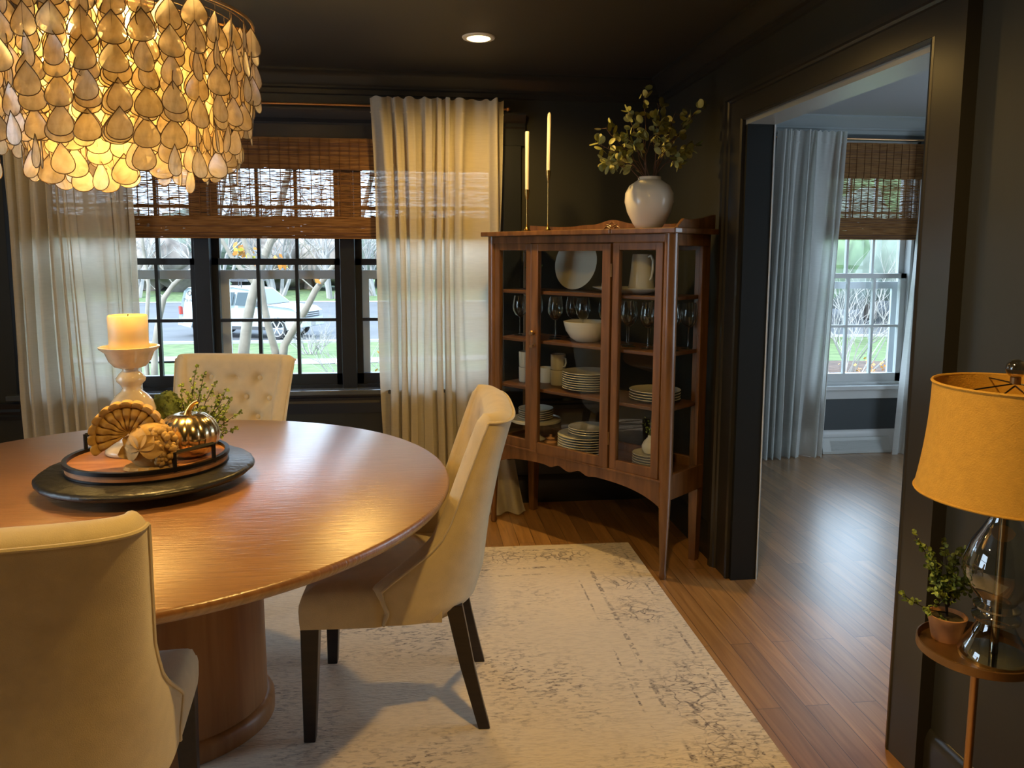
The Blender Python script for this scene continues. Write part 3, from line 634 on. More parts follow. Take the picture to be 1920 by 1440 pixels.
def make_chair():
    root = empty('dining_chair', (0, 0, 0))
    b = MB(); NU, NV = 72, 56
    zs = [.36 + (TZ - .36) * (j / NV) for j in range(NV + 1)]
    AA = [math.radians(-90 + 180 * i / NU) for i in range(NU + 1)]
    rows = []
    for z in zs:                                  # ring: outer left->right, rounded lip, inner right->left, lip
        ring = [cback_outer(a, z) for a in AA]
        pr_ = cback_outer(AA[-1], z); qi = cback_inner(AA[-1], z)
        def lip(p, q, k):
            m_ = p.lerp(q, k); m_.x += .020 * math.sin(PI * k); return m_
        ring += [lip(pr_, qi, k) for k in (.25, .5, .75)]
        ring += [cback_inner(a, z) for a in reversed(AA)]
        pl, ql = cback_inner(AA[0], z), cback_outer(AA[0], z)
        ring += [lip(pl, ql, k) for k in (.25, .5, .75)]
        rows.append(ring)
    n = len(rows[0]); V = [tuple(p) for r in rows for p in r]; F = []
    for j in range(NV):
        for i in range(n): F.append((j * n + i, j * n + (i + 1) % n, (j + 1) * n + (i + 1) % n, (j + 1) * n + i))
    b.add(V, F)
    # rolled top: bridge outer to inner over a crown
    top = rows[-1]; out = top[:NU + 1]; inn = list(reversed(top[NU + 4:2 * NU + 5]))
    K = 6; V = []; F = []
    for i in range(NU + 1):
        for k in range(K + 1):
            t = k / K; p = out[i].lerp(inn[i], t); p.z += .024 * math.sin(PI * t) ** .8; V.append(tuple(p))
    for i in range(NU):
        for k in range(K): F.append((i * (K + 1) + k, (i + 1) * (K + 1) + k, (i + 1) * (K + 1) + k + 1, i * (K + 1) + k + 1))
    b.add(V, F)
    for side in (0, NU):                           # close the ends of the rolled top
        o_, i_ = out[side], inn[side]; pts = [tuple(o_.lerp(i_, k / K) + Vector((0, 0, .024 * math.sin(PI * k / K) ** .8))) for k in range(K + 1)]
        lipp = [tuple(o_.lerp(i_, k) + Vector((.020 * math.sin(PI * k), 0, 0))) for k in (.75, .5, .25)]
        b.add(pts + lipp, [tuple(range(len(pts) + 3))])
    b.add([tuple(p) for p in rows[0]], [tuple(range(n))])
    b.build('backrest', 'fabric', root, angle=70)
    # piping along the wing edges and top
    for sgn, A_ in ((1, AA[-1]), (-1, AA[0])):
        path = [cback_outer(A_, z) + Vector((.001, .001 * sgn, 0)) for z in zs]
        b = MB(); b.tube(path, .0045, 6); b.build('piping', 'fabric', root)
    b = MB(); b.tube([p + Vector((-.0005, 0, .001)) for p in out], .0045, 6); b.build('piping', 'fabric', root)
    # seat
    b = MB(); x0, x1, hw = -.12, .292, .247; N1, N2 = 56, 56
    def seat_top(u, v):
        x = x0 + (x1 - x0) * u; y = -hw + 2 * hw * v
        fx = min(1, (x1 - x) / .07); fy = min(1, (hw - abs(y)) / .07)
        ex = math.sqrt(max(0, 1 - (1 - fx) ** 2)); ey = math.sqrt(max(0, 1 - (1 - fy) ** 2))
        z = .432 + .040 * ((ey * min(1, (x - x0) / .02 + .0001)) if x < 0 else min(ex, ey)) ** .8 + .022 * math.sin(PI * min(1, max(0, (x + .25) / .56))) * math.cos(y / hw * 1.3)
        return (x, y * (1 - .075 * min(1, max(0, (.075 - x) / .05))), z)
    V = []; per = []
    b.grid(seat_top, N1, N2)
    ring = [seat_top(i / N1, 0) for i in range(N1 + 1)] + [seat_top(1, j / N2) for j in range(1, N2 + 1)] + [seat_top(1 - i / N1, 1) for i in range(1, N1 + 1)] + [seat_top(0, 1 - j / N2) for j in range(1, N2)]
    lev = [ring, [(x * 1.004 + .0, y * 1.012, .415) for x, y, z in ring], [(x, y * 1.008, .38) for x, y, z in ring], [(x * .995, y * .995, .356) for x, y, z in ring]]
    n = len(ring); b.add([p for r in lev for p in r], [(j * n + i, j * n + (i + 1) % n, (j + 1) * n + (i + 1) % n, (j + 1) * n + i) for j in range(3) for i in range(n)] + [tuple(3 * n + i for i in range(n))])
    b.build('seat', 'fabric', root, angle=75)
    # buttons
    bm_ = None
    for by, bz in BUT:
        best = min(((cback_inner(a, bz)) for a in AA), key=lambda p: abs(p.y - by))
        if bm_ is None:
            bb = MB(); bb.ball((0, 0, 0), .012, 12, 8, sc=(.6, 1, 1)); bm_ = bb.build('button', 'fabric', root); bm_.location = best + Vector((.007, 0, 0)); cur = bm_
        else:
            cur = bm_.copy(); COL.objects.link(cur); cur.location = best + Vector((.007, 0, 0))
    # legs
    def leg(p0, p1, w0, w1):
        b = MB(); V = []
        for p, ww in ((p0, w0), (p1, w1)):
            for sx, sy in ((-1, -1), (1, -1), (1, 1), (-1, 1)): V.append((p[0] + sx * ww / 2, p[1] + sy * ww / 2, p[2]))
        b.add(V, [(3, 2, 1, 0), (4, 5, 6, 7), (0, 1, 5, 4), (1, 2, 6, 5), (2, 3, 7, 6), (3, 0, 4, 7)]); b.build('leg', 'dark_leg', root, smooth=False, bevel=.003)
    for s_ in (-1, 1):
        leg((.264, .219 * s_, .366), (.275, .222 * s_, 0), .054, .034)
        # rear legs sweep back
        b = MB(); pts = [(-.155, .40, .050), (-.175, .30, .047), (-.195, .20, .043), (-.222, .09, .038), (-.245, 0, .036)]; V = []; F = []
        for x, z, ww in pts:
            for sx, sy in ((-1, -1), (1, -1), (1, 1), (-1, 1)): V.append((x + sx * ww / 2, .195 * s_ + sy * ww * .42, z))
        for i in range(4):
            for k in range(4): F.append((i * 4 + k, i * 4 + (k + 1) % 4, (i + 1) * 4 + (k + 1) % 4, (i + 1) * 4 + k))
        F += [(0, 1, 2, 3), (19, 18, 17, 16)]; b.add(V, F); b.build('leg', 'dark_leg', root, smooth=False, bevel=.003)
    return root
RZ = .0095
chair = make_chair()
chair.location = (-.050, 2.405, RZ); chair.rotation_euler.z = math.radians(177.5)
tag(chair, 'cream tufted dining chair right of the table, seen from its side', 'chair', 'dining chairs around the table')
c2 = copy_tree(chair); c2.location = (-.778, 1.60, RZ); c2.rotation_euler.z = math.radians(96.5)
tag(c2, 'cream dining chair in the foreground with its back to the viewer', 'chair', 'dining chairs around the table')
c3 = copy_tree(chair); c3.location = (-.872, 3.30, RZ); c3.rotation_euler.z = math.radians(-101)
tag(c3, 'cream tufted dining chair across the table in front of the window', 'chair', 'dining chairs around the table')

# ------------------------------------------------------------------ dining table
TC = (-.831, 2.355)
tb = empty('dining_table', (TC[0], TC[1], RZ), 0, 'round oak dining table with a drum pedestal base', 'table')
b = MB(); R = .922; z1 = .76 - RZ
b.lathe([(0, z1 - .036), (R - .03, z1 - .036), (R - .008, z1 - .030), (R - .001, z1 - .018), (R, z1 - .011), (R - .002, z1 - .004), (R - .007, z1), (0, z1)], seg=128)
b.build('tabletop', 'table_wood', tb, angle=50)
b = MB()
b.lathe([(.325, .06), (.322, .5), (.322, z1 - .036)], (.0, 0, 0), 72, ex=1.05, ey=.86)
b.build('pedestal', 'pedestal_wood', tb)
MB().lathe([(.34, 0), (.345, .004), (.345, .045), (.335, .058), (.325, .062)], (0, 0, 0), 72, ex=1.05, ey=.86).build('plinth', 'pedestal_wood', tb)

# ------------------------------------------------------------------ lazy susan, tray and centrepiece
SU = (-.815, 2.385)
s_ = empty('lazy_susan', (SU[0], SU[1], .76), 0, 'round black slate lazy susan on the dining table', 'turntable')
MB().lathe([(0, .0005), (.11, .0005), (.12, .006), (.12, .024), (0, .024)], seg=48).build('turntable_foot', 'black_metal', s_)
def chip(a, z): return 1 + .004 * math.sin(13 * a) + .003 * math.sin(29 * a + 1)
MB().lathe([(0, .024), (.27, .024), (.292, .030), (.303, .039), (.302, .046), (.292, .053), (.0, .054)], seg=96, fn=chip).build('slate_disc', 'black_stone', s_, angle=60)
ZT = .76 + .0545
tr = empty('serving_tray', (-.820, 2.40, ZT), 0, 'oval wooden tray with black rim and handles on the lazy susan', 'tray')
EX, EY = 1, .96
b = MB(); b.lathe([(0, 0), (.222, 0), (.226, .003), (.226, .022), (.0, .022)], seg=80, ex=EX, ey=EY); b.build('tray_base', 'tray_wood', tr)
b = MB(); b.lathe([(.219, .022), (.232, .022), (.232, .033), (.219, .033)], seg=80, ex=EX, ey=EY, close=True); b.build('rim', 'black_metal', tr)
b = MB(); b.lathe([(.222, -.0001), (.230, -.0001), (.230, .005), (.222, .005)], seg=80, ex=EX, ey=EY, close=True); b.build('lower_band', 'black_metal', tr)
for ang in (-38, 142):
    b = MB(); c0 = math.radians(ang); hw = math.radians(17)
    p = [(.226 * math.cos(c0 + k) * EX, .226 * math.sin(c0 + k) * EY) for k in (-hw, hw)]
    b.tube([(p[0][0], p[0][1], .02), (p[0][0], p[0][1], .078)], .0062, 4); b.tube([(p[1][0], p[1][1], .02), (p[1][0], p[1][1], .078)], .0062, 4)
    b.tube([(p[0][0], p[0][1], .075), (p[1][0], p[1][1], .075)], .0062, 4); b.build('handle', 'black_metal', tr, smooth=False)
ZS = ZT + .0222
# candlestick
CS = (-.880, 2.46)
cs = empty('candlestick', (CS[0], CS[1], ZS), 0, 'tall glazed cream ceramic candlestick on the tray holding a pillar candle', 'candlestick')
prof = [(0, 0), (.088, 0), (.093, .006), (.090, .015), (.078, .024), (.060, .034), (.048, .052), (.055, .075), (.070, .105), (.074, .135), (.066, .162), (.048, .182), (.033, .193), (.028, .203), (.034, .213), (.045, .224), (.047, .233), (.037, .247), (.026, .256), (.025, .264)]
MB().lathe([(q * .9, z) for q, z in prof] + [(0, .264)], seg=40).build('stem', 'cream_glaze', cs, angle=60)
MB().lathe([(0, .262), (.022, .262), (.045, .270), (.060, .288), (.070, .314), (.084, .325), (.086, .331), (.081, .332), (.066, .322), (.055, .318), (0, .316)], seg=48).build('dish', 'cream_glaze', cs, angle=60)
pc = empty('pillar_candle', (CS[0], CS[1], ZS + .3165), 0, 'thick cream pillar candle standing in the ceramic candlestick', 'candle')
MB().lathe([(0, 0), (.053, 0), (.056, .003), (.056, .108), (.053, .111), (.047, .107), (0, .103)], seg=48).build('wax', 'candle_wax', pc, angle=60)
MB().tube([(0, 0, .102), (.002, 0, .113)], .0015).build('wick', 'dark_bark', pc)
# turkey figurine
tk = empty('turkey_figurine', (-.795, 2.268, ZS), math.radians(12), 'carved tan turkey figurine with a fanned tail on the tray', 'figurine')
def tail(u, v):
    a = math.radians(-32 + 244 * u); r = .003 + (.100 - .003) * v
    k = u * 13; fr = abs((k % 1) - .5) * 2
    r *= 1 - .055 * v * fr ** 3
    y = .012 - .020 * v + .018 * (1 - fr ** 4) * -.45 * min(1, v * 3) + (.006 if .78 < v < .82 else 0)
    return (-.032 + r * math.cos(a), y + .004 * math.sin(v * 18), .098 + r * math.sin(a))
b = MB(); b.grid(tail, 156, 22)
b.grid(lambda u, v: (tail(u, v)[0], .034 - .012 * v ** 4, tail(u, v)[2]), 78, 6)
b.grid(lambda u, v: (tail(u, 1)[0], tail(u, 1)[1] * (1 - v) + .022 * v, tail(u, 1)[2]), 156, 2)
b.build('tail_fan', 'tan_ceramic', tk, angle=75)
b = MB(); b.ball((.032, -.020, .068), .068, 32, 22, sc=(1.0, .82, .98))
rnd = random.Random(4)
for i in range(80):
    a = rnd.uniform(-.1, 2.0); e = rnd.uniform(-.8, 1.0)
    d = Vector((math.cos(e) * math.cos(-a + .5), math.cos(e) * -abs(math.sin(a)) * .82, math.sin(e) * .98)); p = Vector((.032, -.020, .068)) + d * .066
    b.ball(p, rnd.uniform(.006, .012), 8, 6, sc=(1, .9, 1))
b.build('body', 'tan_ceramic', tk, angle=70)
b = MB()
for k in range(5):                               # vine leaf laid on the side
    a0 = math.radians(200 - k * 52); L_ = .062 if k % 2 == 0 else .052
    def lobe(u, v, a0=a0, L_=L_):
        r = L_ * v; wdt = .024 * math.sin(PI * min(1, v * .93 + .03)) ; s1 = (u - .5) * 2 * wdt
        x = r * math.cos(a0) - s1 * math.sin(a0); z = r * math.sin(a0) + s1 * math.cos(a0)
        X, Z = .005 + x, .072 + z; rr = ((X - .032) / .068) ** 2 + ((Z - .068) / .067) ** 2
        y = -.020 - .056 * math.sqrt(max(.05, 1 - min(rr, 1))) - .005 - .006 * abs(u - .5) * 2
        return (X, y, Z)
    b.grid(lobe, 8, 10)
b.build('vine_leaf', 'tan_ceramic', tk, angle=60)
b = MB(); b.lathe([(0, 0), (.060, 0), (.066, .006), (.060, .014), (0, .018)], (.025, -.015, 0), 32, ex=1.1, ey=.8, fn=lambda a, z: 1 + .05 * math.sin(15 * a)); b.build('base', 'tan_ceramic', tk)
# mercury-glass pumpkin
pk = empty('glass_pumpkin', (-.700, 2.395, ZS), 0, 'shiny gold mercury-glass pumpkin on the tray', 'ornament')
def rib(a, z): return 1 - .055 * abs(math.sin(8 * a)) ** 6 * 1.0 - .0
def rib(a, z): return .955 + .045 * abs(math.sin(7 * a)) ** .7
pp = [(0, .004), (.03, .0015), (.050, .003), (.072, .018), (.086, .040), (.091, .063), (.088, .088), (.074, .112), (.052, .128), (.030, .133), (.012, .129), (0, .126)]
MB().lathe(pp, seg=112, fn=rib).build('shell', 'gold_glass', pk, angle=80)
MB().tube([(0, 0, .124), (.003, 0, .140), (.012, 0, .155), (.024, -.002, .166), (.036, -.004, .170)], [.013, .009, .0075, .007, .0085], 10).build('stem', 'brass', pk)

def sprig(b, p0, p1, r0, n_side, leaf_l, leaf_w, rnd, mi_leaf=1, mi_stem=0, spread=.5, sub=True, droop=.0):
    p0, p1 = Vector(p0), Vector(p1); pts = []
    ax = (p1 - p0); L_ = ax.length
    perp = ax.cross(Vector((rnd.uniform(-1, 1), rnd.uniform(-1, 1), rnd.uniform(-1, 1)))).normalized()
    for k in range(7):
        t = k / 6; pts.append(p0 + ax * t + perp * .08 * L_ * math.sin(PI * t) + Vector((0, 0, -droop * t * t)))
    b.tube(pts, [r0 * (1 - .7 * k / 6) for k in range(7)], 4, mi_stem)
    def leaf(p, d, l, w_):
        d = d.normalized(); u = d.cross(Vector((rnd.uniform(-1, 1), rnd.uniform(-1, 1), rnd.uniform(-1, 1)))).normalized(); nn = d.cross(u) * .18
        V = [p, p + d * l * .35 + u * w_ * .5, p + d * l * .75 + u * w_ * .42, p + d * l, p + d * l * .75 - u * w_ * .42, p + d * l * .35 - u * w_ * .5, p + d * l * .5 + nn * w_]
        b.add([tuple(q) for q in V], [(0, 1, 6), (1, 2, 6), (2, 3, 6), (3, 4, 6), (4, 5, 6), (5, 0, 6)], mi_leaf)
    def at(t):
        k = min(5, int(t * 6)); f = t * 6 - k; return pts[k].lerp(pts[k + 1], f)
    for i in range(n_side):
        t = .18 + .82 * (i + rnd.random()) / n_side; p = at(t)
        side = ax.normalized() * .7 + Vector((rnd.uniform(-1, 1), rnd.uniform(-1, 1), rnd.uniform(-1, 1))) * 1.0
        if sub:
            l2 = L_ * spread * (1.05 - t) * rnd.uniform(.5, 1); q = p + side.normalized() * l2
            b.tube([p, q], r0 * .35, 3, mi_stem)
            m = max(2, int(l2 / (leaf_l * .62)))
            for k in range(m):
                pp_ = p.lerp(q, (k + 1) / m)
                for _ in range(2): leaf(pp_, side.normalized() * .5 + Vector((rnd.uniform(-1, 1), rnd.uniform(-1, 1), rnd.uniform(-1, 1))), leaf_l * rnd.uniform(.7, 1.1), leaf_w)
        else:
            leaf(p, side, leaf_l * rnd.uniform(.8, 1.15), leaf_w * rnd.uniform(.8, 1.1))
# fern sprigs behind the pumpkin, with a mossy dark piece beside it
fn_ = empty('fern_sprigs', (-.722, 2.545, ZS), 0, 'airy green fern sprigs rising behind the gold pumpkin', 'plant')
rnd = random.Random(21); b = MB()
for tip in ((.01, .02, .26), (-.035, .0, .20), (.07, .0, .20), (.12, -.02, .155), (.15, -.02, .11), (.14, -.04, .06), (.07, .03, .16), (-.09, .01, .17), (.03, .03, .23), (-.01, -.02, .17), (.10, .02, .18), (.05, -.03, .13), (.11, -.03, .12)):
    sprig(b, (0, 0, .02), tip, .0020, 16, .0105, .0075, rnd, spread=.34)
b.tube([(0, 0, -.0001), (0, 0, .05)], .012, 8, 0)
b.build('fern_fronds', ['dark_bark', 'leaf_fern'], fn_, merge=False, smooth=False)
ms = empty('mossy_ornament', (-.806, 2.555, ZS), 0, 'dark moss-covered ornament between the candlestick and the gold pumpkin', 'ornament')
b = MB()
def mossy(u, v):
    a = u * 2 * PI; t = v; c = Vector((-.045 + .085 * t, 0, .135 - .03 * t - .075 * t * t)); r = .014 + .042 * math.sin(PI * min(1, t * .85 + .1)) ** 1.2
    r *= 1 + .12 * noise.noise(Vector((a * 2, v * 9, 0)))
    return (c.x + r * math.sin(a) * .5 , c.y + r * math.cos(a), c.z + r * math.sin(a))
b.grid(mossy, 28, 22); rnd = random.Random(2)
for i in range(260):
    u, v = rnd.random(), rnd.random(); p = Vector(mossy(u, v)); 
    if math.sin(u * 2 * PI) > -.2: b.ball(p, rnd.uniform(.003, .007), 5, 4)
b.build('moss_cover', 'moss', ms, merge=False)
b = MB(); b.lathe([(0, 0), (.042, 0), (.046, .01), (.034, .03), (.030, .055), (.036, .08), (.02, .10), (0, .10)], (.0, 0, 0), 18); b.build('dark_body', 'dark_bark', ms)

# ------------------------------------------------------------------ capiz chandelier
CH = (-.831, 2.36)
ch = empty('capiz_chandelier', (CH[0], CH[1], HC), 0, 'large tiered chandelier of teardrop capiz shells above the table', 'chandelier')
def shell_mesh(b, X=None):
    n = 22; out = []
    for k in range(n):
        t = 2 * PI * k / n; x = .0455 * math.sin(t) * (abs(math.sin(t / 2)) ** 1.35) ; z = .041 * math.cos(t)
        out.append((x, 0, z - .041 - .004))
    ctr = (0, .0022, -.052)
    mid = [(x * .6, .0016, -.052 + (z + .052) * .6) for x, y, z in out]; midb = [(x * .6, -.0006, -.052 + (z + .052) * .6) for x, y, z in out]
    V = out + mid + [ctr]
    F = [(i, (i + 1) % n, n + (i + 1) % n, n + i) for i in range(n)] + [(n + i, n + (i + 1) % n, 2 * n) for i in range(n)]
    b.add(V, F, 0, X)
    b.tube(out, .0013, 4, 1, X, closed=True)
sm = MB(); shell_mesh(sm)
proto = sm.build('capiz_shell', ['capiz', 'shell_rim'], ch, angle=60, merge=False)
rnd = random.Random(11); spots = []
TIERS = [(.366, 2.10, 3, 35), (.345, 2.10, 4, 33), (.315, 2.095, 5, 30), (.27, 2.095, 6, 27), (.228, 2.095, 6, 23), (.18, 2.09, 6, 18), (.12, 2.08, 6, 11)]
zoff = [.002, -.016, -.004, .004, -.012, -.020, -.02]
strings = MB()
for ti, (r, zt, nrow, ns) in enumerate(TIERS):
    for k in range(ns):
        a = 2 * PI * (k + .5 * (ti % 2)) / ns
        top = zt + zoff[ti]; off = rnd.uniform(-.02, .012)
        strings.tube([(r * math.cos(a), r * math.sin(a), zt + .005 - HC), (r * math.cos(a), r * math.sin(a), top + off - .068 * (nrow - 1) - HC)], .0005, 3)
        nr = nrow + (rnd.choice((-1, -1, 0, 0)) if ti > 2 else rnd.choice((0, 0, 0, 1)))
        for j in range(nr):
            rr = r
            z = top + off - .068 * j
            spots.append((rr * math.cos(a), rr * math.sin(a), z - HC, a + PI / 2 + rnd.gauss(0, .42), rnd.gauss(0, .07)))
cam = Vector((0, 0, 1.45)); base_ = Vector((CH[0], CH[1], HC))
def score(sp):
    p = Vector(sp[:3]); wpos = base_ + p; d = (cam - wpos); dist = d.length; out = Vector((p.x, p.y, 0)); rr = out.length
    face = out.normalized().dot(Vector((d.x, d.y, 0)).normalized())
    inframe = 1 if (wpos.z < 2.17) else .2
    return (max(0, face) * (rr / .38) ** 2 + .0) * inframe / dist
spots.sort(key=score, reverse=True)
for i, (x, y, z, a, tl) in enumerate(spots[:100]):
    o = proto if i == 0 else proto.copy()
    if i: COL.objects.link(o)
    o.location = (x, y, z); o.rotation_euler = (tl, 0, a)
rest = MB()
for x, y, z, a, tl in spots[100:]:
    shell_mesh(rest, Matrix.Translation((x, y, z)) @ Matrix.Rotation(a, 4, 'Z') @ Matrix.Rotation(tl, 4, 'X'))
tag(rest.build('capiz_shells', ['capiz', 'shell_rim'], ch, angle=60, merge=False), None, None, kind='stuff')
tag(strings.build('hanging_strings', 'shell_rim', ch, merge=False), None, None, kind='stuff')
b = MB()
for ti_, (r, zt, _, _) in enumerate(TIERS):
    b.tube([(r * math.cos(2 * PI * k / 48), r * math.sin(2 * PI * k / 48), zt + .006 - HC) for k in range(48)], .0045 if ti_ == 0 else .0012, 6, closed=True)
for k in range(6):
    a = PI * k / 3 + .3; b.tube([(.366 * math.cos(a), .366 * math.sin(a), 2.106 - HC), (.02 * math.cos(a), .02 * math.sin(a), 2.16 - HC)], .004, 6)
b.tube([(0, 0, -.24), (0, 0, -.02)], .008, 8)
b.build('ring_frame', 'bronze', ch)
MB().lathe([(.065, -.0005), (.065, -.012), (.055, -.022), (.0, -.026)], seg=32).build('canopy_plate', 'bronze', ch)
for k in range(4):
    a = PI / 2 * k + .5; x, y = .10 * math.cos(a), .10 * math.sin(a)
    s2 = MB().lathe([(.014, 2.16 - HC), (.014, 2.10 - HC)], (x, y, 0), 12).build('lamp_socket', 'bronze', ch)
    MB().ball((x, y, 2.065 - HC), .032, 14, 10, sc=(1, 1, 1.25), mi=0, X=Matrix.Translation((0, 0, 0))).build('light_bulb', 'bulb', ch)
    point('chandelier_light', (CH[0] + x, CH[1] + y, 2.015), 11, WARM, .035)
# recessed ceiling lights
def can(x, y, e, label):
    r = empty('recessed_light', (x, y, HC), 0, label, 'ceiling light')
    MB().lathe([(.052, -.0005), (.075, -.0005), (.072, -.006), (.054, -.008)], seg=40, close=True).build('trim_ring', 'white_trim', r)
    MB().lathe([(.052, -.004), (.046, -.010), (.03, -.014), (0, -.016)], seg=32).build('lens', 'can_light', r)
    spot('recessed_lamp', (x, y, HC - .022), e, 165)
can(.284, 3.585, 42, 'glowing round recessed light in the dark ceiling')
can(.284, 1.15, 62, 'recessed light in the ceiling above the viewer, right side')
can(-1.95, 1.15, 40, 'recessed light in the ceiling above the viewer, left side')
can(-1.95, 3.585, 10, 'recessed light in the ceiling left of the chandelier')

# ------------------------------------------------------------------ china cabinet across the corner (local x along its front, y into its depth)
CO = (.398, 4.046); CA = math.atan2(-.776, .631); CW_, CD = 1.08, .298
ct, st_ = math.cos(CA), math.sin(CA)
def cl(u, v, z=0): return (CO[0] + u * ct - v * st_, CO[1] + u * st_ + v * ct, z)
cab = empty('china_cabinet', (CO[0], CO[1], 0), CA, 'antique brown wood china cabinet with glass panels standing across the corner', 'cabinet')
ZB, ZTOP = .405, 1.542
def cpost(x, y, name='leg', turn=False):
    b = MB(); w0 = .024
    if turn:                                       # front legs: rounded post above, tapered leg with a small foot below
        pr_ = [(.0, 0), (.014, .001), (.018, .012), (.015, .03), (.0145, .06), (.019, .16), (.0235, .26), (.026, .34), (.028, .40), (.028, .46), (.030, .50), (.030, 1.47), (.030, ZTOP), (0, ZTOP)]
        b.lathe(pr_, (x, y, 0), 20)
    else:
        V = []; zs = ((0, .017), (.36, .024), (ZTOP, .024))
        for z, q in zs: V += [(x - q, y - q, z), (x + q, y - q, z), (x + q, y + q, z), (x - q, y + q, z)]
        b.add(V, [(i * 4 + k, i * 4 + (k + 1) % 4, (i + 1) * 4 + (k + 1) % 4, (i + 1) * 4 + k) for i in range(2) for k in range(4)] + [(3, 2, 1, 0), (8, 9, 10, 11)])
    b.build(name, 'cabinet_wood', cab)
cpost(.0, .0, turn=True); cpost(CW_, .0, turn=True); cpost(.02, CD, turn=False); cpost(CW_ - .02, CD, turn=False)
b = MB()                                           # carcass rails
b.b2(.0, CW_, -.022, .0, 1.505, ZTOP); b.b2(.02, CW_ - .02, CD - .01, CD + .012, 1.47, ZTOP); b.b2(.02, CW_ - .02, CD - .01, CD + .012, ZB, .50)
b.b2(-.012, .012, .0, CD, 1.49, ZTOP); b.b2(CW_ - .012, CW_ + .012, .0, CD, 1.49, ZTOP); b.b2(-.012, .012, 0, CD, .36, .475); b.b2(CW_ - .012, CW_ + .012, 0, CD, .36, .475)
b.b2(-.01, .01, CD - .06, CD, .475, 1.49); b.b2(CW_ - .01, CW_ + .01, CD - .05, CD - .02, .475, 1.49); b.b2(CW_ - .01, CW_ + .01, .02, .045, .475, 1.49)
b.build('carcass', 'cabinet_wood', cab, smooth=False, bevel=.003)
b = MB()                                           # scalloped apron
def scal(u):
    t = abs(u - .54) / .54
    z = .398 - .075 * t ** 4.5
    z += -.010 * math.exp(-((t - .0) / .06) ** 2) + .010 * math.exp(-((t - .12) / .05) ** 2) - .008 * math.exp(-((t - .22) / .05) ** 2)
    return z
pts = [(.0 + 1.08 * i / 60, scal(1.08 * i / 60)) for i in range(61)] + [(1.08, .452), (0, .452)]
b.prism(pts, -.020, .0, axis='y'); b.b2(0, 1.08, -.026, .0, .447, .457)
b.build('apron', 'cabinet_wood', cab, smooth=False, bevel=.002)
b = MB(); b.prism([(-.01 , .36), (-.01, .45), (CD, .45), (CD, .38), (CD * .5, .375)], CW_ - .006, CW_ + .01, axis='x'); b.build('side_apron', 'cabinet_wood', cab, smooth=False)
def framed(name, u0, u1, z0, z1, sw, y0, y1, par, extra=None):
    b = MB(); b.b2(u0, u0 + sw, y0, y1, z0, z1); b.b2(u1 - sw, u1, y0, y1, z0, z1); b.b2(u0 + sw, u1 - sw, y0, y1, z1 - .034, z1); b.b2(u0 + sw, u1 - sw, y0, y1, z0, z0 + .046)
    f = b.build(name, 'cabinet_wood', par, smooth=False, bevel=.003)
    g = MB().b2(u0 + sw - .003, u1 - sw + .003, (y0 + y1) / 2 - .0015, (y0 + y1) / 2 + .0015, z0 + .04, z1 - .03).build('glass_pane', 'cabinet_glass', f, smooth=False); return f
framed('fixed_panel', .028, .285, .457, 1.505, .034, -.020, .002, cab)
framed('fixed_panel', .785, 1.052, .457, 1.505, .036, -.020, .002, cab)
dr = framed('door', .288, .778, .457, 1.502, .046, -.026, -.002, cab)
for z in (.60, 1.38):
    b = MB(); b.tube([(.7815, -.022, z - .03), (.7815, -.022, z + .03)], .0045, 8); b.build('hinge', 'bronze', dr)
MB().lathe([(0, 0), (.007, 0), (.006, .008), (.013, .014), (.015, .021), (.011, .027), (0, .029)], seg=18, X=Matrix.Translation((.311, -.026, 1.06)) @ Matrix.Rotation(PI / 2, 4, 'X')).build('knob', 'bronze', dr)
b = MB(); b.lathe([(0, 0), (.009, 0), (.007, .003), (0, .004)], seg=16, X=Matrix.Translation((.311, -.026, 1.0)) @ Matrix.Rotation(PI / 2, 4, 'X')); b.tube([(.311, -.030, 1.0), (.311, -.042, 1.0), (.311, -.046, .996)], .002, 6); b.b2(.3, .322, -.0475, -.0445, .988, 1.0)
b.build('key_lock', 'bronze', dr)
MB().b2(CW_ - .0015, CW_ + .0015, .045, CD - .05, .47, 1.495).build('side_glass', 'cabinet_glass', cab, smooth=False)
MB().b2(-.0015, .0015, .03, CD - .06, .47, 1.495).build('side_glass', 'cabinet_glass', cab, smooth=False)
SHZ = (1.268, 1.020, .772, .457)
for i, z in enumerate(SHZ):
    b = MB()
    if i == 3: b.b2(.0, CW_, 0, CD, z - .02, z)
    else: b.b2(.014, CW_ - .014, .012, CD - .012, z - .017, z)
    b.build('shelf', 'cabinet_shelf', cab, smooth=False, bevel=.004)
b = MB()
tp = [(-.055, -.045), (.27, -.050), (.275, -.056), (.79, -.056), (.795, -.050), (CW_ + .045, -.045), (CW_ + .05, .0), (CW_ + .04, CD * .6), (CW_ + .05, CD + .03), (-.05, CD + .03)]
b.prism(tp, ZTOP, ZTOP + .024); b.build('top_board', 'cabinet_wood', cab, smooth=False, bevel=.007)
ZC = ZTOP + .024
b = MB()                                           # back gallery with a raised carved centre
def gal(u):
    t = abs(u - .54)
    return .030 + .028 * math.exp(-(t / .085) ** 2) + .006 * math.exp(-((t - .17) / .06) ** 2) + .012 * max(0, (t - .35) / .2)
pts = [(-.02 + (CW_ + .04) * i / 70, ZC + gal(-.02 + (CW_ + .04) * i / 70)) for i in range(71)] + [(CW_ + .02, ZC), (-.02, ZC)]
b.prism(pts, CD + .002, CD + .020, axis='y')
for s in (-1, 1):                                  # carved scrolls
    b.tube([(.54 + s * (.012 + .06 * t), CD + .001, ZC + .014 + .012 * math.sin(t * 5)) for t in [k / 8 for k in range(9)]], .0035, 6)
    b.tube([(.54 + s * (.004 + .03 * t), CD + .001, ZC + .024 + .022 * t - .01 * t * t) for t in [k / 6 for k in range(7)]], .003, 6)
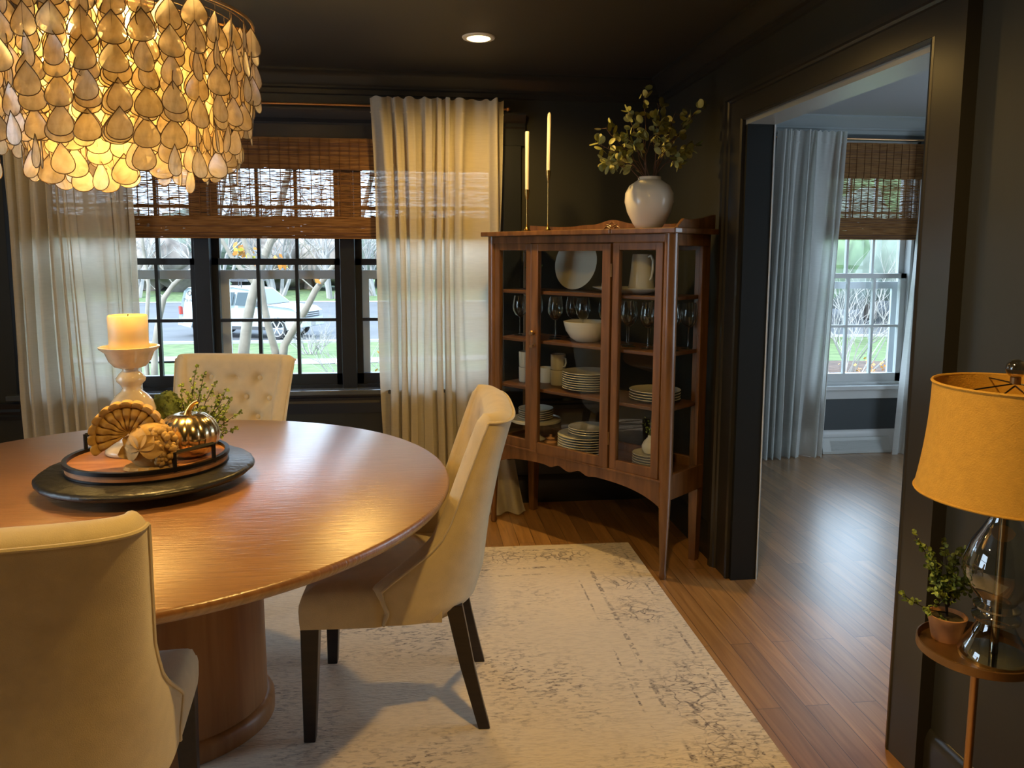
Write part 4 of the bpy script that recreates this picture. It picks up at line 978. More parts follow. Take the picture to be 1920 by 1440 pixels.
for k in range(7):
    a = PI * k / 6; b.ball((.54 + .017 * math.cos(a), CD + .001, ZC + .032 + .014 * math.sin(a)), .0048, 8, 6, sc=(1, .6, 1))
b.build('back_gallery', 'cabinet_wood', cab, bevel=0, angle=30)
b = MB(); pts = [(.0, ZC), (.012, ZC + .012), (.05, ZC + .040), (.10, ZC + .038), (.20, ZC + .046), (.29, ZC + .064), (CD + .02, ZC + .066), (CD + .02, ZC)]
b.prism(pts, CW_ + .012, CW_ + .028, axis='x'); b.build('side_gallery', 'cabinet_wood', cab, smooth=False, bevel=.003)

# ------------------------------------------------------------------ china and glass on the shelves
def pl(u, v, z, name, label, cat, group=None, rz=0): 
    x, y, _ = cl(u, v); return empty(name, (x, y, z), CA + rz, label, cat, group)
def one(b, name, mat, u, v, z, label, cat, group=None, rz=0, **k):
    o = b.build(name, mat, None, **k); x, y, _ = cl(u, v); o.location = (x, y, z); o.rotation_euler = (0, 0, CA + rz); return tag(o, label, cat, group)
def plate_mb(r, h=.016):
    b = MB(); b.lathe([(0, 0.0), (r * .58, 0), (r * .62, .003), (r * .97, h - .002), (r, h), (r * .985, h + .0015), (r * .63, .0055), (0, .004)], seg=48); return b
STK = {}
def stack(u, v, z, r, n, pitch, where, group, h=.016):
    src = None
    for i in range(n):
        lab = f'{ORD[n - 1 - i]} {where}' if i else f'bottom {where}'
        if src is None:
            src = one(plate_mb(r, h), 'dinner_plate', 'white_ceramic', u, v, z, lab, 'plate', group, angle=50); o = src
        else:
            o = src.copy(); COL.objects.link(o); o.location.z = z + pitch * i; tag(o, lab, 'plate', group)
    return z + pitch * n
stack(.515, .16, SHZ[2] + .001, .132, 8, .0115, 'cream plate in the third-shelf stack behind the cabinet door', 'plates stacked behind the door on the third shelf')
stack(.51, .155, SHZ[3] + .001, .145, 7, .0125, 'wide cream plate in the low stack behind the door', 'wide plates stacked on the cabinet floor behind the door')
stack(.535, .155, SHZ[3] + .001 + 7 * .0125 + .0045, .112, 3, .0115, 'small plate set on the wide plates behind the door', 'small plates on the wide plates')
stack(.91, .16, SHZ[2] + .001, .120, 4, .0125, 'cream plate in the stack behind the right glass panel', 'plates stacked behind the right panel')
zz = stack(.90, .15, SHZ[3] + .001, .085, 5, .012, 'small cream plate under the little white bud vase', 'small plates under the bud vase')
b = MB(); b.lathe([(0, 0), (.05, 0), (.054, .005), (.030, .018), (.016, .05), (.022, .085), (.10, .100), (.135, .104), (.137, .118), (.133, .119), (.128, .112), (0, .110)], seg=48)
one(b, 'cake_stand', 'white_ceramic', .16, .16, SHZ[3] + .001, 'cream footed cake stand at the lower left inside the cabinet', 'cake stand')
stack(.16, .16, SHZ[3] + .1125, .095, 5, .0115, 'small plate stacked on the footed cake stand', 'plates on the cake stand')
b = MB(); b.lathe([(0, 0), (.026, 0), (.036, .018), (.034, .036), (.020, .046), (.020, .050), (.026, .054), (.008, .062), (.008, .070), (0, .073)], seg=28)
one(b, 'lidded_jar', 'terracotta', .345, .07, SHZ[3] + .001, 'small tan lidded jar on the cabinet floor beside the wide plates', 'jar')
b = MB(); b.lathe([(0, 0), (.030, 0), (.040, .018), (.042, .034), (.032, .055), (.014, .074), (.013, .084), (.010, .084), (.010, .05), (0, .05)], seg=32)
one(b, 'bud_vase', 'white_ceramic', .90, .15, zz + .004, 'little white gourd-shaped bud vase on the stack of small plates', 'vase')
b = MB(); rnd = random.Random(6)
for k in range(7):
    a = rnd.uniform(0, 6.28); q = rnd.uniform(.01, .035); sprig(b, (0, 0, -.02), (q * math.cos(a), q * math.sin(a), rnd.uniform(.05, .095)), .0015, 12, .014, .009, rnd, sub=False)
one(b, 'green_sprigs', ['dark_bark', 'leaf_fern'], .90, .15, zz + .088, 'bunch of green sprigs standing in the little white bud vase', 'plant', smooth=False)
# serving bowl
b = MB(); b.lathe([(0, 0), (.055, 0), (.062, .004), (.085, .020), (.108, .055), (.118, .092), (.120, .100), (.116, .101), (.104, .058), (.08, .024), (0, .010)], seg=48)
one(b, 'serving_bowl', 'white_ceramic', .515, .145, SHZ[1] + .001, 'round cream serving bowl on the shelf with the wine glasses', 'bowl', angle=60)
# big round platter leaning at the back of the top shelf
o = plate_mb(.136, .020).build('leaning_platter', 'white_ceramic', None, angle=50)
x, y, _ = cl(.385, .262); o.matrix_world = Matrix.Translation((x, y, SHZ[0] + .136)) @ Matrix.Rotation(CA, 4, 'Z') @ Matrix.Rotation(math.radians(80), 4, 'X')
o.location = cl(.385, .225, SHZ[0] + .1365); tag(o, 'large round cream platter leaning upright on the top shelf', 'plate')
# oval platter carrying the jug and creamer
b = MB(); b.lathe([(0, 0), (.105, 0), (.125, .006), (.195, .024), (.200, .027), (.196, .029), (.125, .011), (0, .005)], seg=56, ex=1, ey=.52); 
one(b, 'oval_platter', 'white_ceramic', .765, .135, SHZ[0] + .001, 'long oval cream platter under the white pitcher on the top shelf', 'platter')
pit = pl(.838, .135, SHZ[0] + .0125, 'pitcher', 'tall tapered white pitcher standing on the oval platter', 'pitcher')
MB().lathe([(0, 0), (.060, 0), (.062, .004), (.052, .08), (.046, .150), (.044, .172), (.042, .173), (.043, .15), (.050, .08), (.056, .008), (0, .006)], seg=40).build('body', 'white_ceramic', pit)
MB().tube([(.040, -.01, .160), (.058, -.012, .166), (.070, -.014, .145), (.070, -.014, .10), (.062, -.012, .065), (.048, -.01, .05)], [.005, .006, .006, .0055, .005, .004], 8).build('handle', 'white_ceramic', pit)
crm = pl(.655, .125, SHZ[0] + .0125, 'creamer', 'small white waisted jug standing on the oval platter behind the door', 'jug')
MB().lathe([(0, 0), (.026, 0), (.033, .016), (.031, .035), (.021, .062), (.020, .082), (.026, .100), (.024, .100), (.018, .082), (.019, .06), (0, .03)], seg=28).build('body', 'white_ceramic', crm)
MB().tube([(.022, 0, .092), (.044, 0, .085), (.046, 0, .06), (.028, 0, .040)], .004, 8).build('handle', 'white_ceramic', crm)
pot = pl(.185, .11, SHZ[0] + .001, 'potted_plant', 'small dark potted plant at the left of the top cabinet shelf', 'plant')
MB().lathe([(0, 0), (.026, 0), (.034, .045), (.036, .06), (.031, .06), (.029, .05), (0, .05)], seg=24).build('pot', 'bronze', pot)
b = MB(); rnd = random.Random(9)
for k in range(16):
    a = rnd.uniform(0, 6.28); q = rnd.uniform(.02, .065); sprig(b, (0, 0, .05), (q * math.cos(a), q * math.sin(a) * .8, rnd.uniform(.08, .125)), .001, 8, .014, .008, rnd, sub=False)
b.build('foliage', ['dark_bark', 'leaf_dark'], pot, smooth=False, merge=False)
# mugs on the third shelf
def mug(u, v, z, label, src=None, rz=0):
    if src is None:
        m_ = pl(u, v, z, 'mug', label, 'mug', 'white mugs on the third shelf', rz)
        MB().lathe([(0, 0), (.035, 0), (.038, .004), (.040, .080), (.0375, .081), (.035, .006), (0, .006)], seg=32).build('cup_body', 'white_ceramic', m_)
        MB().tube([(.037, 0, .066), (.056, 0, .062), (.060, 0, .042), (.052, 0, .022), (.036, 0, .018)], .004, 8).build('handle', 'white_ceramic', m_); return m_
    c = copy_tree(src); x, y, _ = cl(u, v); c.location = (x, y, z); c.rotation_euler.z = CA + rz; tag(c, label, 'mug', 'white mugs on the third shelf'); return c
m1 = mug(.115, .13, SHZ[2] + .001, 'lower white mug of the pair stacked at the far left of the third shelf', rz=.2)
mug(.115, .13, SHZ[2] + .083, 'upper white mug of the pair stacked at the far left of the third shelf', m1, .1)
mug(.205, .19, SHZ[2] + .001, 'white mug half hidden by the left stile of the cabinet door', m1, .5)
mug(.305, .17, SHZ[2] + .001, 'lower white mug of the pair just inside the cabinet door', m1, .1)
mug(.305, .17, SHZ[2] + .083, 'upper white mug of the pair just inside the cabinet door', m1, -.1)
# wine glasses
gsrc = None
GL = [(.078, .12, 'leftmost wine glass on the second cabinet shelf'), (.165, .15, 'wine glass second from the left on the second cabinet shelf'), (.262, .20, 'wine glass behind the left stile of the cabinet door'),
      (.335, .11, 'front wine glass just inside the cabinet door'), (.352, .23, 'rear wine glass just inside the cabinet door'), (.435, .21, 'wine glass behind the rim of the serving bowl, left one'), (.545, .255, 'wine glass standing behind the serving bowl, right one'),
      (.745, .16, 'wine glass behind the right stile of the cabinet door'), (.80, .10, 'left front wine glass behind the right glass panel'), (.845, .21, 'left rear wine glass behind the right glass panel'), (.905, .10, 'middle front wine glass behind the right glass panel'),
      (.945, .215, 'right rear wine glass behind the right glass panel'), (1.02, .12, 'wine glass nearest the front right post of the cabinet'), (1.035, .235, 'wine glass at the back right corner of the second shelf')]
for u, v, lab in GL:
    x, y, _ = cl(u, v)
    if gsrc is None:
        g = empty('wine_glass', (x, y, SHZ[1] + .001), CA)
        MB().lathe([(0, 0), (.033, .0), (.033, .0015), (.006, .005), (.0035, .012), (.003, .09), (.006, .098)], seg=28).build('stem', 'wine_glass', g)
        MB().lathe([(.0, .096), (.012, .099), (.028, .113), (.038, .135), (.040, .155), (.036, .185), (.031, .212), (.0302, .212), (.035, .185), (.039, .155), (.037, .136), (.027, .115), (0, .100)], seg=32).build('bowl', 'wine_glass', g)
        gsrc = g
    else:
        g = copy_tree(gsrc); g.location = (x, y, SHZ[1] + .001)
    tag(g, lab, 'wine glass', 'wine glasses on the second cabinet shelf')

# ------------------------------------------------------------------ on top of the cabinet
ZCT = ZC + .0005
def taper(u, v, hs, hc, lab1, lab2, tip=True, lean=0):
    x, y, _ = cl(u, v); r = empty('candle_holder', (x, y, ZCT), 0, lab1, 'candle holder', 'brass candle holders on the cabinet')
    MB().lathe([(0, 0), (.034, 0), (.034, .003), (.020, .006), (.010, .016), (.005, .03), (.0042, .04)], seg=32).build('foot', 'brass', r)
    MB().lathe([(.0042, .038), (.004, hs - .055), (.007, hs - .045), (.0115, hs - .02), (.0125, hs), (.0105, hs), (.009, hs - .012), (0, hs - .012)], seg=20).build('stem', 'brass', r)
    c = empty('taper_candle', (x, y, ZCT + hs - .0115), 0, lab2, 'candle', 'white taper candles on the cabinet')
    b = MB(); pr_ = [(0, 0), (.0098, 0), (.0098, .02), (.0105, hc - .03)] + ([(.009, hc - .012), (.004, hc - .001), (0, hc)] if tip else [(.0105, hc - .004), (.009, hc), (0, hc)])
    b.lathe(pr_, seg=20); o = b.build('wax', 'taper_wax', c); c.rotation_euler = (0, lean, 0)
    if not tip: MB().tube([(0, 0, hc - .001), (0, 0, hc + .006)], .001).build('wick', 'dark_bark', c)
taper(.178, .062, .213, .300, 'shorter brass candle holder on the left end of the cabinet top', 'flat-topped white taper candle in the shorter brass holder', tip=False)
taper(.248, .145, .310, .300, 'taller brass candle holder on the left end of the cabinet top', 'pointed white taper candle in the taller brass holder', lean=.012)
VX, VY = 1.043, 3.428
b = MB(); b.lathe([(0, 0), (.052, 0), (.058, .004), (.072, .025), (.098, .075), (.110, .120), (.108, .160), (.090, .194), (.062, .213), (.052, .220), (.051, .232), (.047, .233), (.046, .222), (.055, .205), (0, .20)], seg=56)
o = b.build('ceramic_vase', 'white_ceramic', None); o.location = (VX, VY, ZCT); tag(o, 'round off-white ceramic vase on top of the china cabinet', 'vase')
br = empty('leafy_branches', (VX, VY, ZCT + .2015), 0, 'faux branches with round green leaves standing in the white vase', 'plant')
rnd = random.Random(33); bs = MB(); bl = MB()
def rleaf(p, d, l):
    d = d.normalized(); u = d.cross(Vector((rnd.uniform(-1, 1), rnd.uniform(-1, 1), rnd.uniform(-1, 1)))).normalized(); n_ = d.cross(u); V = [tuple(p + d * l * .5 + n_ * l * .06)]; m_ = 12
    for k in range(m_):
        a = 2 * PI * k / m_; V.append(tuple(p + d * (l * .52 * (1 - math.cos(a))) + u * (l * .37 * math.sin(a)) + n_ * (-.05 * l * abs(math.sin(a)))))
    bl.add(V, [(0, 1 + k, 1 + (k + 1) % m_) for k in range(m_)])
def twig(p0, p1, r, n):
    p0, p1 = Vector(p0), Vector(p1); ax = p1 - p0; pp_ = ax.cross(Vector((rnd.uniform(-1, 1), rnd.uniform(-1, 1), rnd.uniform(-1, 1)))).normalized(); pts = []
    for k in range(9):
        t = k / 8; pts.append(p0 + ax * t + pp_ * ax.length * (.07 * math.sin(PI * t) + .02 * math.sin(9 * t)))
    bs.tube(pts, [r * (1 - .6 * k / 8) for k in range(9)], 5)
    for i in range(n):
        t = .35 + .65 * (i + .6) / n; k = min(7, int(t * 8)); q = pts[k].lerp(pts[k + 1], min(1, t * 8 - k)); d = ax.normalized() * .5 + Vector((rnd.uniform(-1, 1), rnd.uniform(-1, 1), rnd.uniform(-1, 1)))
        e = q + d.normalized() * rnd.uniform(.012, .03); bs.tube([q, e], r * .35, 4)
        for _ in range(rnd.choice((1, 2, 3))): rleaf(e, d * .6 + Vector((rnd.uniform(-1, 1), rnd.uniform(-1, 1), rnd.uniform(-1, 1))), rnd.uniform(.028, .042))
    return pts
ends = [(-.23, -.02, .10), (-.26, .0, .17), (-.16, -.03, .09), (-.20, .02, .25), (-.13, -.02, .22), (-.10, .0, .31), (-.05, -.04, .26), (-.03, .02, .41), (.02, -.02, .35), (.05, .0, .28), (.10, .02, .22), (.16, .02, .27), (.23, .01, .36), (.15, .0, .12), (.20, .0, .17), (-.08, -.05, .16), (.04, -.05, .18), (-.12, .03, .15)]
for i, e in enumerate(ends):
    a = rnd.uniform(0, 6.28); s0 = Vector((.02 * math.cos(a), .02 * math.sin(a), 0)); mid = Vector(e) * .42 + Vector((0, 0, .035))
    pts = twig(s0, mid, .0032, 0); twig(pts[-1], e, .0024, 7)
    if i % 2 == 0: twig(pts[-2], Vector(e) * .75 + Vector((rnd.uniform(-.06, .06), rnd.uniform(-.04, .04), rnd.uniform(.0, .06))), .0018, 4)
bs.build('stems', 'twig', br, merge=False); bl.build('leaves', 'leaf_round', br, merge=False)

# ------------------------------------------------------------------ side table, lamp, little plant
LX, LY = 1.195, 1.452
stb = empty('side_table', (LX + .008, LY, 0), 0, 'small round bronze side table with one slim leg against the right wall', 'table')
ZTR = .592
b = MB(); b.lathe([(0, ZTR - .006), (.112, ZTR - .006), (.119, ZTR - .002), (.119, ZTR + .015), (.116, ZTR + .016), (.114, ZTR + .001), (0, ZTR)], seg=64); b.build('tray_top', 'bronze', stb, angle=50)
MB().tube([(.0, .0, .012), (.0, .0, ZTR - .005)], .0085, 12).build('pole', 'rod_metal', stb)
MB().lathe([(0, 0), (.105, 0), (.107, .004), (.10, .010), (.015, .014), (0, .014)], seg=48).build('foot', 'bronze', stb)
lp = empty('table_lamp', (LX + .022, LY - .030, ZTR + .0005), 0, 'glass table lamp with a mustard linen bell shade at the right edge', 'lamp')
b = MB(); b.lathe([(0, 0), (.066, 0), (.069, .004), (.068, .012), (.060, .030), (.046, .055), (.036, .075), (.034, .082), (.045, .088), (.047, .095), (.036, .102), (.034, .108), (.044, .113), (.045, .118), (.034, .126), (.040, .136), (.060, .160), (.071, .190), (.070, .215), (.056, .255), (.036, .290), (.026, .312), (.024, .340), (.032, .346), (.033, .353), (.024, .358)], seg=48)
b.build('glass_body', 'lamp_glass', lp)
MB().tube([(0, 0, .014), (0, 0, .36)], .0085, 14).build('rod', 'chrome', lp)
MB().lathe([(0, 0.0005), (.068, .0005), (.068, .010), (.03, .013), (0, .013)], seg=40).build('base_plate', 'chrome', lp)
b = MB(); b.tube([(0, 0, .36), (0, 0, .43)], .012, 14); b.build('socket', 'chrome', lp)
b = MB(); b.tube([(0, 0, .42), (.045, 0, .45), (.05, 0, .50), (.03, 0, .57), (0, 0, .592)], .0018, 6); b.tube([(0, 0, .42), (-.045, 0, .45), (-.05, 0, .50), (-.03, 0, .57), (0, 0, .592)], .0018, 6); b.build('harp', 'chrome', lp)
ZS0, ZS1 = .362, .594
def shp(v): return .128 + .022 * (1 - v) ** 1.6 + .003 * math.sin(PI * v)
N_ = 96
def shade(u, v, off=0):
    a = 2 * PI * u; r = .151 + .022 * (1 - v) ** 2.0 - off
    fl = 1 - .006 * abs(math.sin(3 * a + .6)) * 1
    return (r * fl * math.cos(a), r * fl * math.sin(a), ZS0 + (ZS1 - ZS0) * v)
b = MB(); b.grid(lambda u, v: shade(u, v), N_, 24); b.grid(lambda u, v: shade(u, v, .003), N_, 24)
b.grid(lambda u, v: tuple(Vector(shade(u, 1)).lerp(Vector(shade(u, 1, .003)), v) + Vector((0, 0, .001 * math.sin(PI * v)))), N_, 2); b.grid(lambda u, v: shade(u, 0, .003 * v), N_, 1)
sh = b.build('lamp_shade', 'lamp_cloth', lp)
for v, rr in ((0, .0028), (1, .0034)):
    MB().tube([tuple(Vector(shade(k / 64, v)) * 1) for k in range(64)], rr, 6, closed=True).build('shade_trim', 'lamp_cloth', sh)
b = MB()
for k in (0, 1, 2):
    a = 2 * PI * k / 3 + 3.3; b.tube([(.148 * math.cos(a), .148 * math.sin(a), ZS1 - .008), (0, 0, ZS1 + .003)], .0016, 6)
b.build('spider', 'black_metal', lp)
MB().lathe([(0, ZS1 + .002), (.010, ZS1 + .002), (.010, ZS1 + .016), (0, ZS1 + .017)], seg=20).build('finial_cap', 'bronze', lp)
MB().ball((0, 0, ZS1 + .034), .0195, 24, 16).build('finial', 'ball_glass', lp)
pp2 = empty('potted_fern', (LX - .022, LY + .060, ZTR + .001), 0, 'small green fern in a terracotta pot on the bronze side table', 'plant')
b = MB(); b.lathe([(0, 0), (.029, 0), (.037, .040), (.0385, .042), (.041, .056), (.0375, .057), (.034, .048), (0, .048)], seg=36); b.build('pot', 'terracotta', pp2)
MB().lathe([(0, .052), (.033, .049), (.034, .046), (0, .045)], seg=24).build('soil', 'soil', pp2)
b = MB(); rnd = random.Random(14)
b.tube([(0, 0, .045), (-.002, .002, .075), (.002, 0, .11)], .003, 6, 0)
for tip in ((-.045, .02, .205), (-.085, .01, .235), (-.02, .0, .215), (.01, .0, .20), (.04, .01, .195), (-.055, -.01, .17), (.03, -.01, .15), (-.105, .0, .105), (-.05, -.02, .12), (.0, -.02, .15), (-.03, .02, .17), (.055, .01, .155)):
    tp_ = Vector(tip) * 1.05; sprig(b, (0, 0, .075 if tip[2] > .12 else .06), tp_, .0015, 11, .013, .0095, rnd, spread=.26)
b.build('fern_fronds', ['dark_bark', 'leaf_fern'], pp2, smooth=False, merge=False)
# floor register in the next room
hr = empty('floor_register', (3.20, YN - .030, 0), 0, 'pale grey baseboard heat register under the window in the next room', 'register')
b = MB(); b.prism([(-.0, 0.0005), (-.055, .0005), (-.055, .02), (-.012, .115), (0, .115)], -.27, .27, axis='x'); b.v = [(x, y + .012, z) for x, y, z in b.v]
b.build('cover', 'heater_grey', hr, smooth=False, bevel=.004)
b = MB(); 
for k in range(12): q = .024 + k * .006; b.b2(-.2 , .2, -.047 + (q - .02) * .45, -.044 + (q - .02) * .45, q, q + .0022)
b.build('grille', 'heater_grey', hr, smooth=False)

# ------------------------------------------------------------------ outdoors
def gz(y): return -.50 - .95 * min(1, max(0, (y - 5) / 19)) 
b = MB(); b.grid(lambda u, v: (-40 + 80 * u, 4.75 + 21.25 * v, gz(4.75 + 21.25 * v) + .02 * noise.noise(Vector((u * 60, v * 30, 0)))), 60, 40); 
struct(b.build('lawn', 'grass', angle=180))
struct(MB().b2(-60, 60, 26, 48, -1.6, -1.44).build('road', 'asphalt', smooth=False))
b = MB(); b.grid(lambda u, v: (-90 + 180 * u, 48 + 50 * v, -1.42 + 1.5 * v), 20, 6); struct(b.build('lawn', 'grass'))
b = MB(); b.grid(lambda u, v: (-22 + 30 * u, 19.2 + 1.5 * v - 1.0 * math.sin(u * 3) * (u > .6) + .8 * u, gz(19.2 + 1.5 * v) + .03), 40, 2); struct(b.build('path', 'concrete'))
struct(MB().b2(-60, 60, 25.7, 26, -1.6, -1.38).build('kerb', 'concrete', smooth=False))
# parked white truck with a roof rack
car = empty('utility_truck', (-5.85, 28.0, -1.44), math.radians(-20), 'white work truck with lettering and a roof rack parked on the street outside', 'car')
L0, L1 = -2.45, 2.45
b = MB()
side = [(-2.45, .45), (-2.5, .62), (-2.47, 1.08), (-2.40, 1.20), (-2.30, 1.72), (-2.15, 1.84), (-.2, 1.88), (.45, 1.80), (1.15, 1.26), (2.25, 1.15), (2.48, 1.0), (2.52, .70), (2.50, .42), (2.05, .36), (1.95, .62), (1.6, .80), (1.3, .62), (1.18, .34), (-1.12, .34), (-1.25, .62), (-1.55, .80), (-1.9, .62), (-2.0, .36)]
def sect(y, inset): return [(x, z) if z < 1.2 else (x * (1 - inset * .3) - .0, z) for x, z in side]
for i, (y0, ins) in enumerate(((-.98, 0), )):
    pass
n = len(side); V = []
for y, k in ((-.86, 1), (-.98, 0), (.98, 0), (.86, 1)):
    for x, z in side:
        tum = .10 * max(0, (z - 1.1) / .75); yy = y
        if abs(y) > .9: yy = math.copysign(.98 - tum * 1.3, y)
        else: yy = math.copysign(.84 - tum, y)
        V.append((x * (.985 if k else 1), yy, z * (1.0 if not k else 1.012)))
F = [(j * n + i, j * n + (i + 1) % n, (j + 1) * n + (i + 1) % n, (j + 1) * n + i) for j in range(3) for i in range(n)] + [tuple(range(n)), tuple(range(4 * n - 1, 3 * n - 1, -1))]
b.add(V, F); b.build('body', 'car_white', car, angle=30)
def sidey(z): return -(.98 - .13 * max(0, (z - 1.1) / .75)) - .004
def panel(name, pts, mat):
    b = MB(); V = [(x, sidey(z) - .004, z) for x, z in pts] + [(x, sidey(z) + .03, z) for x, z in pts]; k = len(pts)
    b.add(V, [tuple(range(k)), tuple(range(2 * k - 1, k - 1, -1))] + [(i, (i + 1) % k, k + (i + 1) % k, k + i) for i in range(k)]); return b.build(name, mat, car, smooth=False)
panel('window', [(-1.05, 1.22), (-.22, 1.22), (-.14, 1.70), (-1.05, 1.70)], 'car_glass'); panel('window', [(-.08, 1.22), (.98, 1.24), (.42, 1.70), (.0, 1.70)], 'car_glass')
b = MB(); b.add([(1.20, -.80, 1.28), (1.20, .80, 1.28), (.52, .72, 1.79), (.52, -.72, 1.79), (1.18, -.80, 1.26), (1.18, .80, 1.26), (.50, .72, 1.77), (.50, -.72, 1.77)], [(0, 1, 2, 3), (7, 6, 5, 4), (0, 4, 5, 1), (1, 5, 6, 2), (2, 6, 7, 3), (3, 7, 4, 0)]); b.build('windshield', 'car_glass', car, smooth=False)
for x in (-1.57, 1.6):
    for y in (-.84, .84):
        wl = MB().lathe([(.30, -.11), (.385, -.10), (.40, -.06), (.40, .06), (.385, .10), (.30, .11)], seg=28, close=True, X=Matrix.Translation((x, y, .402)) @ Matrix.Rotation(PI / 2, 4, 'X')).build('tire', 'tire', car)
        b = MB(); X = Matrix.Translation((x, y, .402)) @ Matrix.Rotation(PI / 2, 4, 'X'); b.lathe([(.27, -.10), (.30, -.10), (.30, .10), (.27, .10)], seg=28, close=True, X=X); b.lathe([(0, -.07), (.06, -.07), (.06, .085), (0, .085)], seg=14, X=X)
        for k in range(6):
            b.box((.16, 0, .08 if y < 0 else -.08), (.25, .045, .03), 0, X @ Matrix.Rotation(PI * k / 3, 4, 'Z'))
        b.build('wheel_rim', 'rim_metal', wl)
b = MB(); b.b2(2.50, 2.54, -.62, .62, .78, .98); b.build('grille', 'car_trim', car, smooth=False)
for k in range(2): MB().b2(2.53, 2.56, -.60, .60, .83 + .07 * k, .86 + .07 * k).build('grille_bar', 'rim_metal', car, smooth=False)
for s in (-1, 1): MB().b2(2.38, 2.535, s * .66, s * .93, .80, 1.0).build('headlight', 'rim_metal', car, smooth=False); MB().b2(-2.50, -2.42, s * .80, s * .965, .85, 1.15).build('tail_light', 'tail_red', car, smooth=False)
MB().b2(2.50, 2.62, -.9, .9, .45, .66).build('bumper', 'car_white', car, smooth=False, bevel=.02); MB().b2(-2.62, -2.46, -.9, .9, .42, .58).build('bumper', 'rim_metal', car, smooth=False, bevel=.02)
MB().b2(2.615, 2.63, -.17, .17, .48, .62).build('license_plate', 'concrete', car, smooth=False)
MB().b2(.85, 1.0, -1.16, -.96, 1.2, 1.38).build('side_mirror', 'car_trim', car, smooth=False, bevel=.02)
MB().b2(-1.1, 1.15, -1.02, -.93, .34, .46).build('side_step', 'car_trim', car, smooth=False)
b = MB()
for y in (-.62, .62): b.tube([(-2.0, y, 2.10), (.3, y, 2.10)], .025, 6)
for x in (-1.8, -.9, 0.0):
    b.tube([(x, -.62, 1.86), (x, -.62, 2.10), (x, .62, 2.10), (x, .62, 1.86)], .022, 6)
for y in (-.45, -.1, .25): b.tube([(-2.0, y, 2.16), (.25, y, 2.16)], .03, 6)
b.build('roof_rack', 'car_trim', car)
tx = bpy.data.curves.new('Pain', 'FONT'); tx.body = 'Pain'; tx.size = .19; tx.extrude = .004; tx.space_character = 1.15; tx.materials.append(M['car_trim'])
to0 = bpy.data.objects.new('letter_curve', tx); COL.objects.link(to0); bpy.context.view_layer.update()
lme = bpy.data.meshes.new_from_object(to0.evaluated_get(bpy.context.evaluated_depsgraph_get())); bpy.data.objects.remove(to0)
to = bpy.data.objects.new('lettering', lme); COL.objects.link(to); to.parent = car; to.location = (-2.27, -.962, 1.33); to.rotation_euler = (PI / 2, 0, 0)
b = MB(); b.tube([(-2.03 + .085 * math.cos(2 * PI * k / 6 + .5), -.915, 1.64 + .085 * math.sin(2 * PI * k / 6 + .5)) for k in range(6)], .02, 6, closed=True); b.build('emblem', 'car_trim', car, smooth=False)
car.scale = (.91, .91, .93)
# ornamental tree right outside the window
def limb(b, pts, r0, r1, mi=0, seg=10): b.tube(pts, [r0 + (r1 - r0) * k / (len(pts) - 1) for k in range(len(pts))], seg, mi)
tree = empty('garden_tree', (-1.3, 6.45, gz(6.45)), 0, 'pale bare multi-stemmed tree just outside the middle window pane', 'tree')
T = lambda x, z, dy=0: (x + 1.3, dy, z - gz(6.45))
def fine(b, p, d, L_, r, dep, rnd, mi=0):
    d = d.normalized(); q = Vector(p) + d * L_ * .5 + Vector((rnd.uniform(-.08, .08), rnd.uniform(-.08, .08), 0)) * L_; e = Vector(p) + d * L_
    b.tube([p, q, e], [r, r * .8, r * .55], 4, mi)
    if dep: 
        for _ in range(3): fine(b, e if rnd.random() < .6 else q, d + Vector((rnd.uniform(-.8, .8), rnd.uniform(-.8, .8), rnd.uniform(-.3, .9))), L_ * rnd.uniform(.55, .8), r * .55, dep - 1, rnd, mi)
rnd = random.Random(17); b = MB()
limb(b, [T(-1.44, -.55), T(-1.43, .3), T(-1.42, .659), T(-1.38, .92), T(-1.34, 1.09), T(-1.29, 1.26), T(-1.21, 1.475), T(-1.15, 1.61), T(-1.02, 2.1), T(-.95, 2.7)], .052, .022)
limb(b, [T(-1.10, -.55, .05), T(-1.14, .3, .05), T(-1.18, .656, .05), T(-1.22, .874), T(-1.249, 1.05), T(-1.264, 1.22), T(-1.33, 1.35), T(-1.42, 1.7), T(-1.5, 2.3)], .036, .018)
limb(b, [T(-1.14, .42, .04), T(-1.10, .70, .02), T(-1.02, .83), T(-.914, 1.0), T(-.834, 1.154), T(-.737, 1.284), T(-.614, 1.434), T(-.45, 1.75), T(-.3, 2.3)], .036, .018)
limb(b, [T(-1.30, 1.2), T(-1.42, 1.33), T(-1.50, 1.45), T(-1.62, 1.7)], .024, .012)
for p, d in ((T(-.737, 1.284), (.5, 0, .6)), (T(-.737, 1.284), (-.4, .2, .5)), (T(-.834, 1.154), (-.5, .1, .4)), (T(-1.21, 1.475), (.5, .1, .6)), (T(-1.5, 1.45), (-.4, 0, .6)), (T(-1.29, 1.26), (.6, .2, .25)), (T(-.614, 1.434), (.5, 0, .5)), (T(-1.0, 2.1), (.3, .1, .8)), (T(-1.5, 2.3), (-.3, 0, .8)), (T(-.3, 2.3), (.3, 0, .8))):
    fine(b, Vector(p), Vector(d), .30, .007, 3, rnd)
b.build('branches', 'bark_pale', tree)
b = MB()
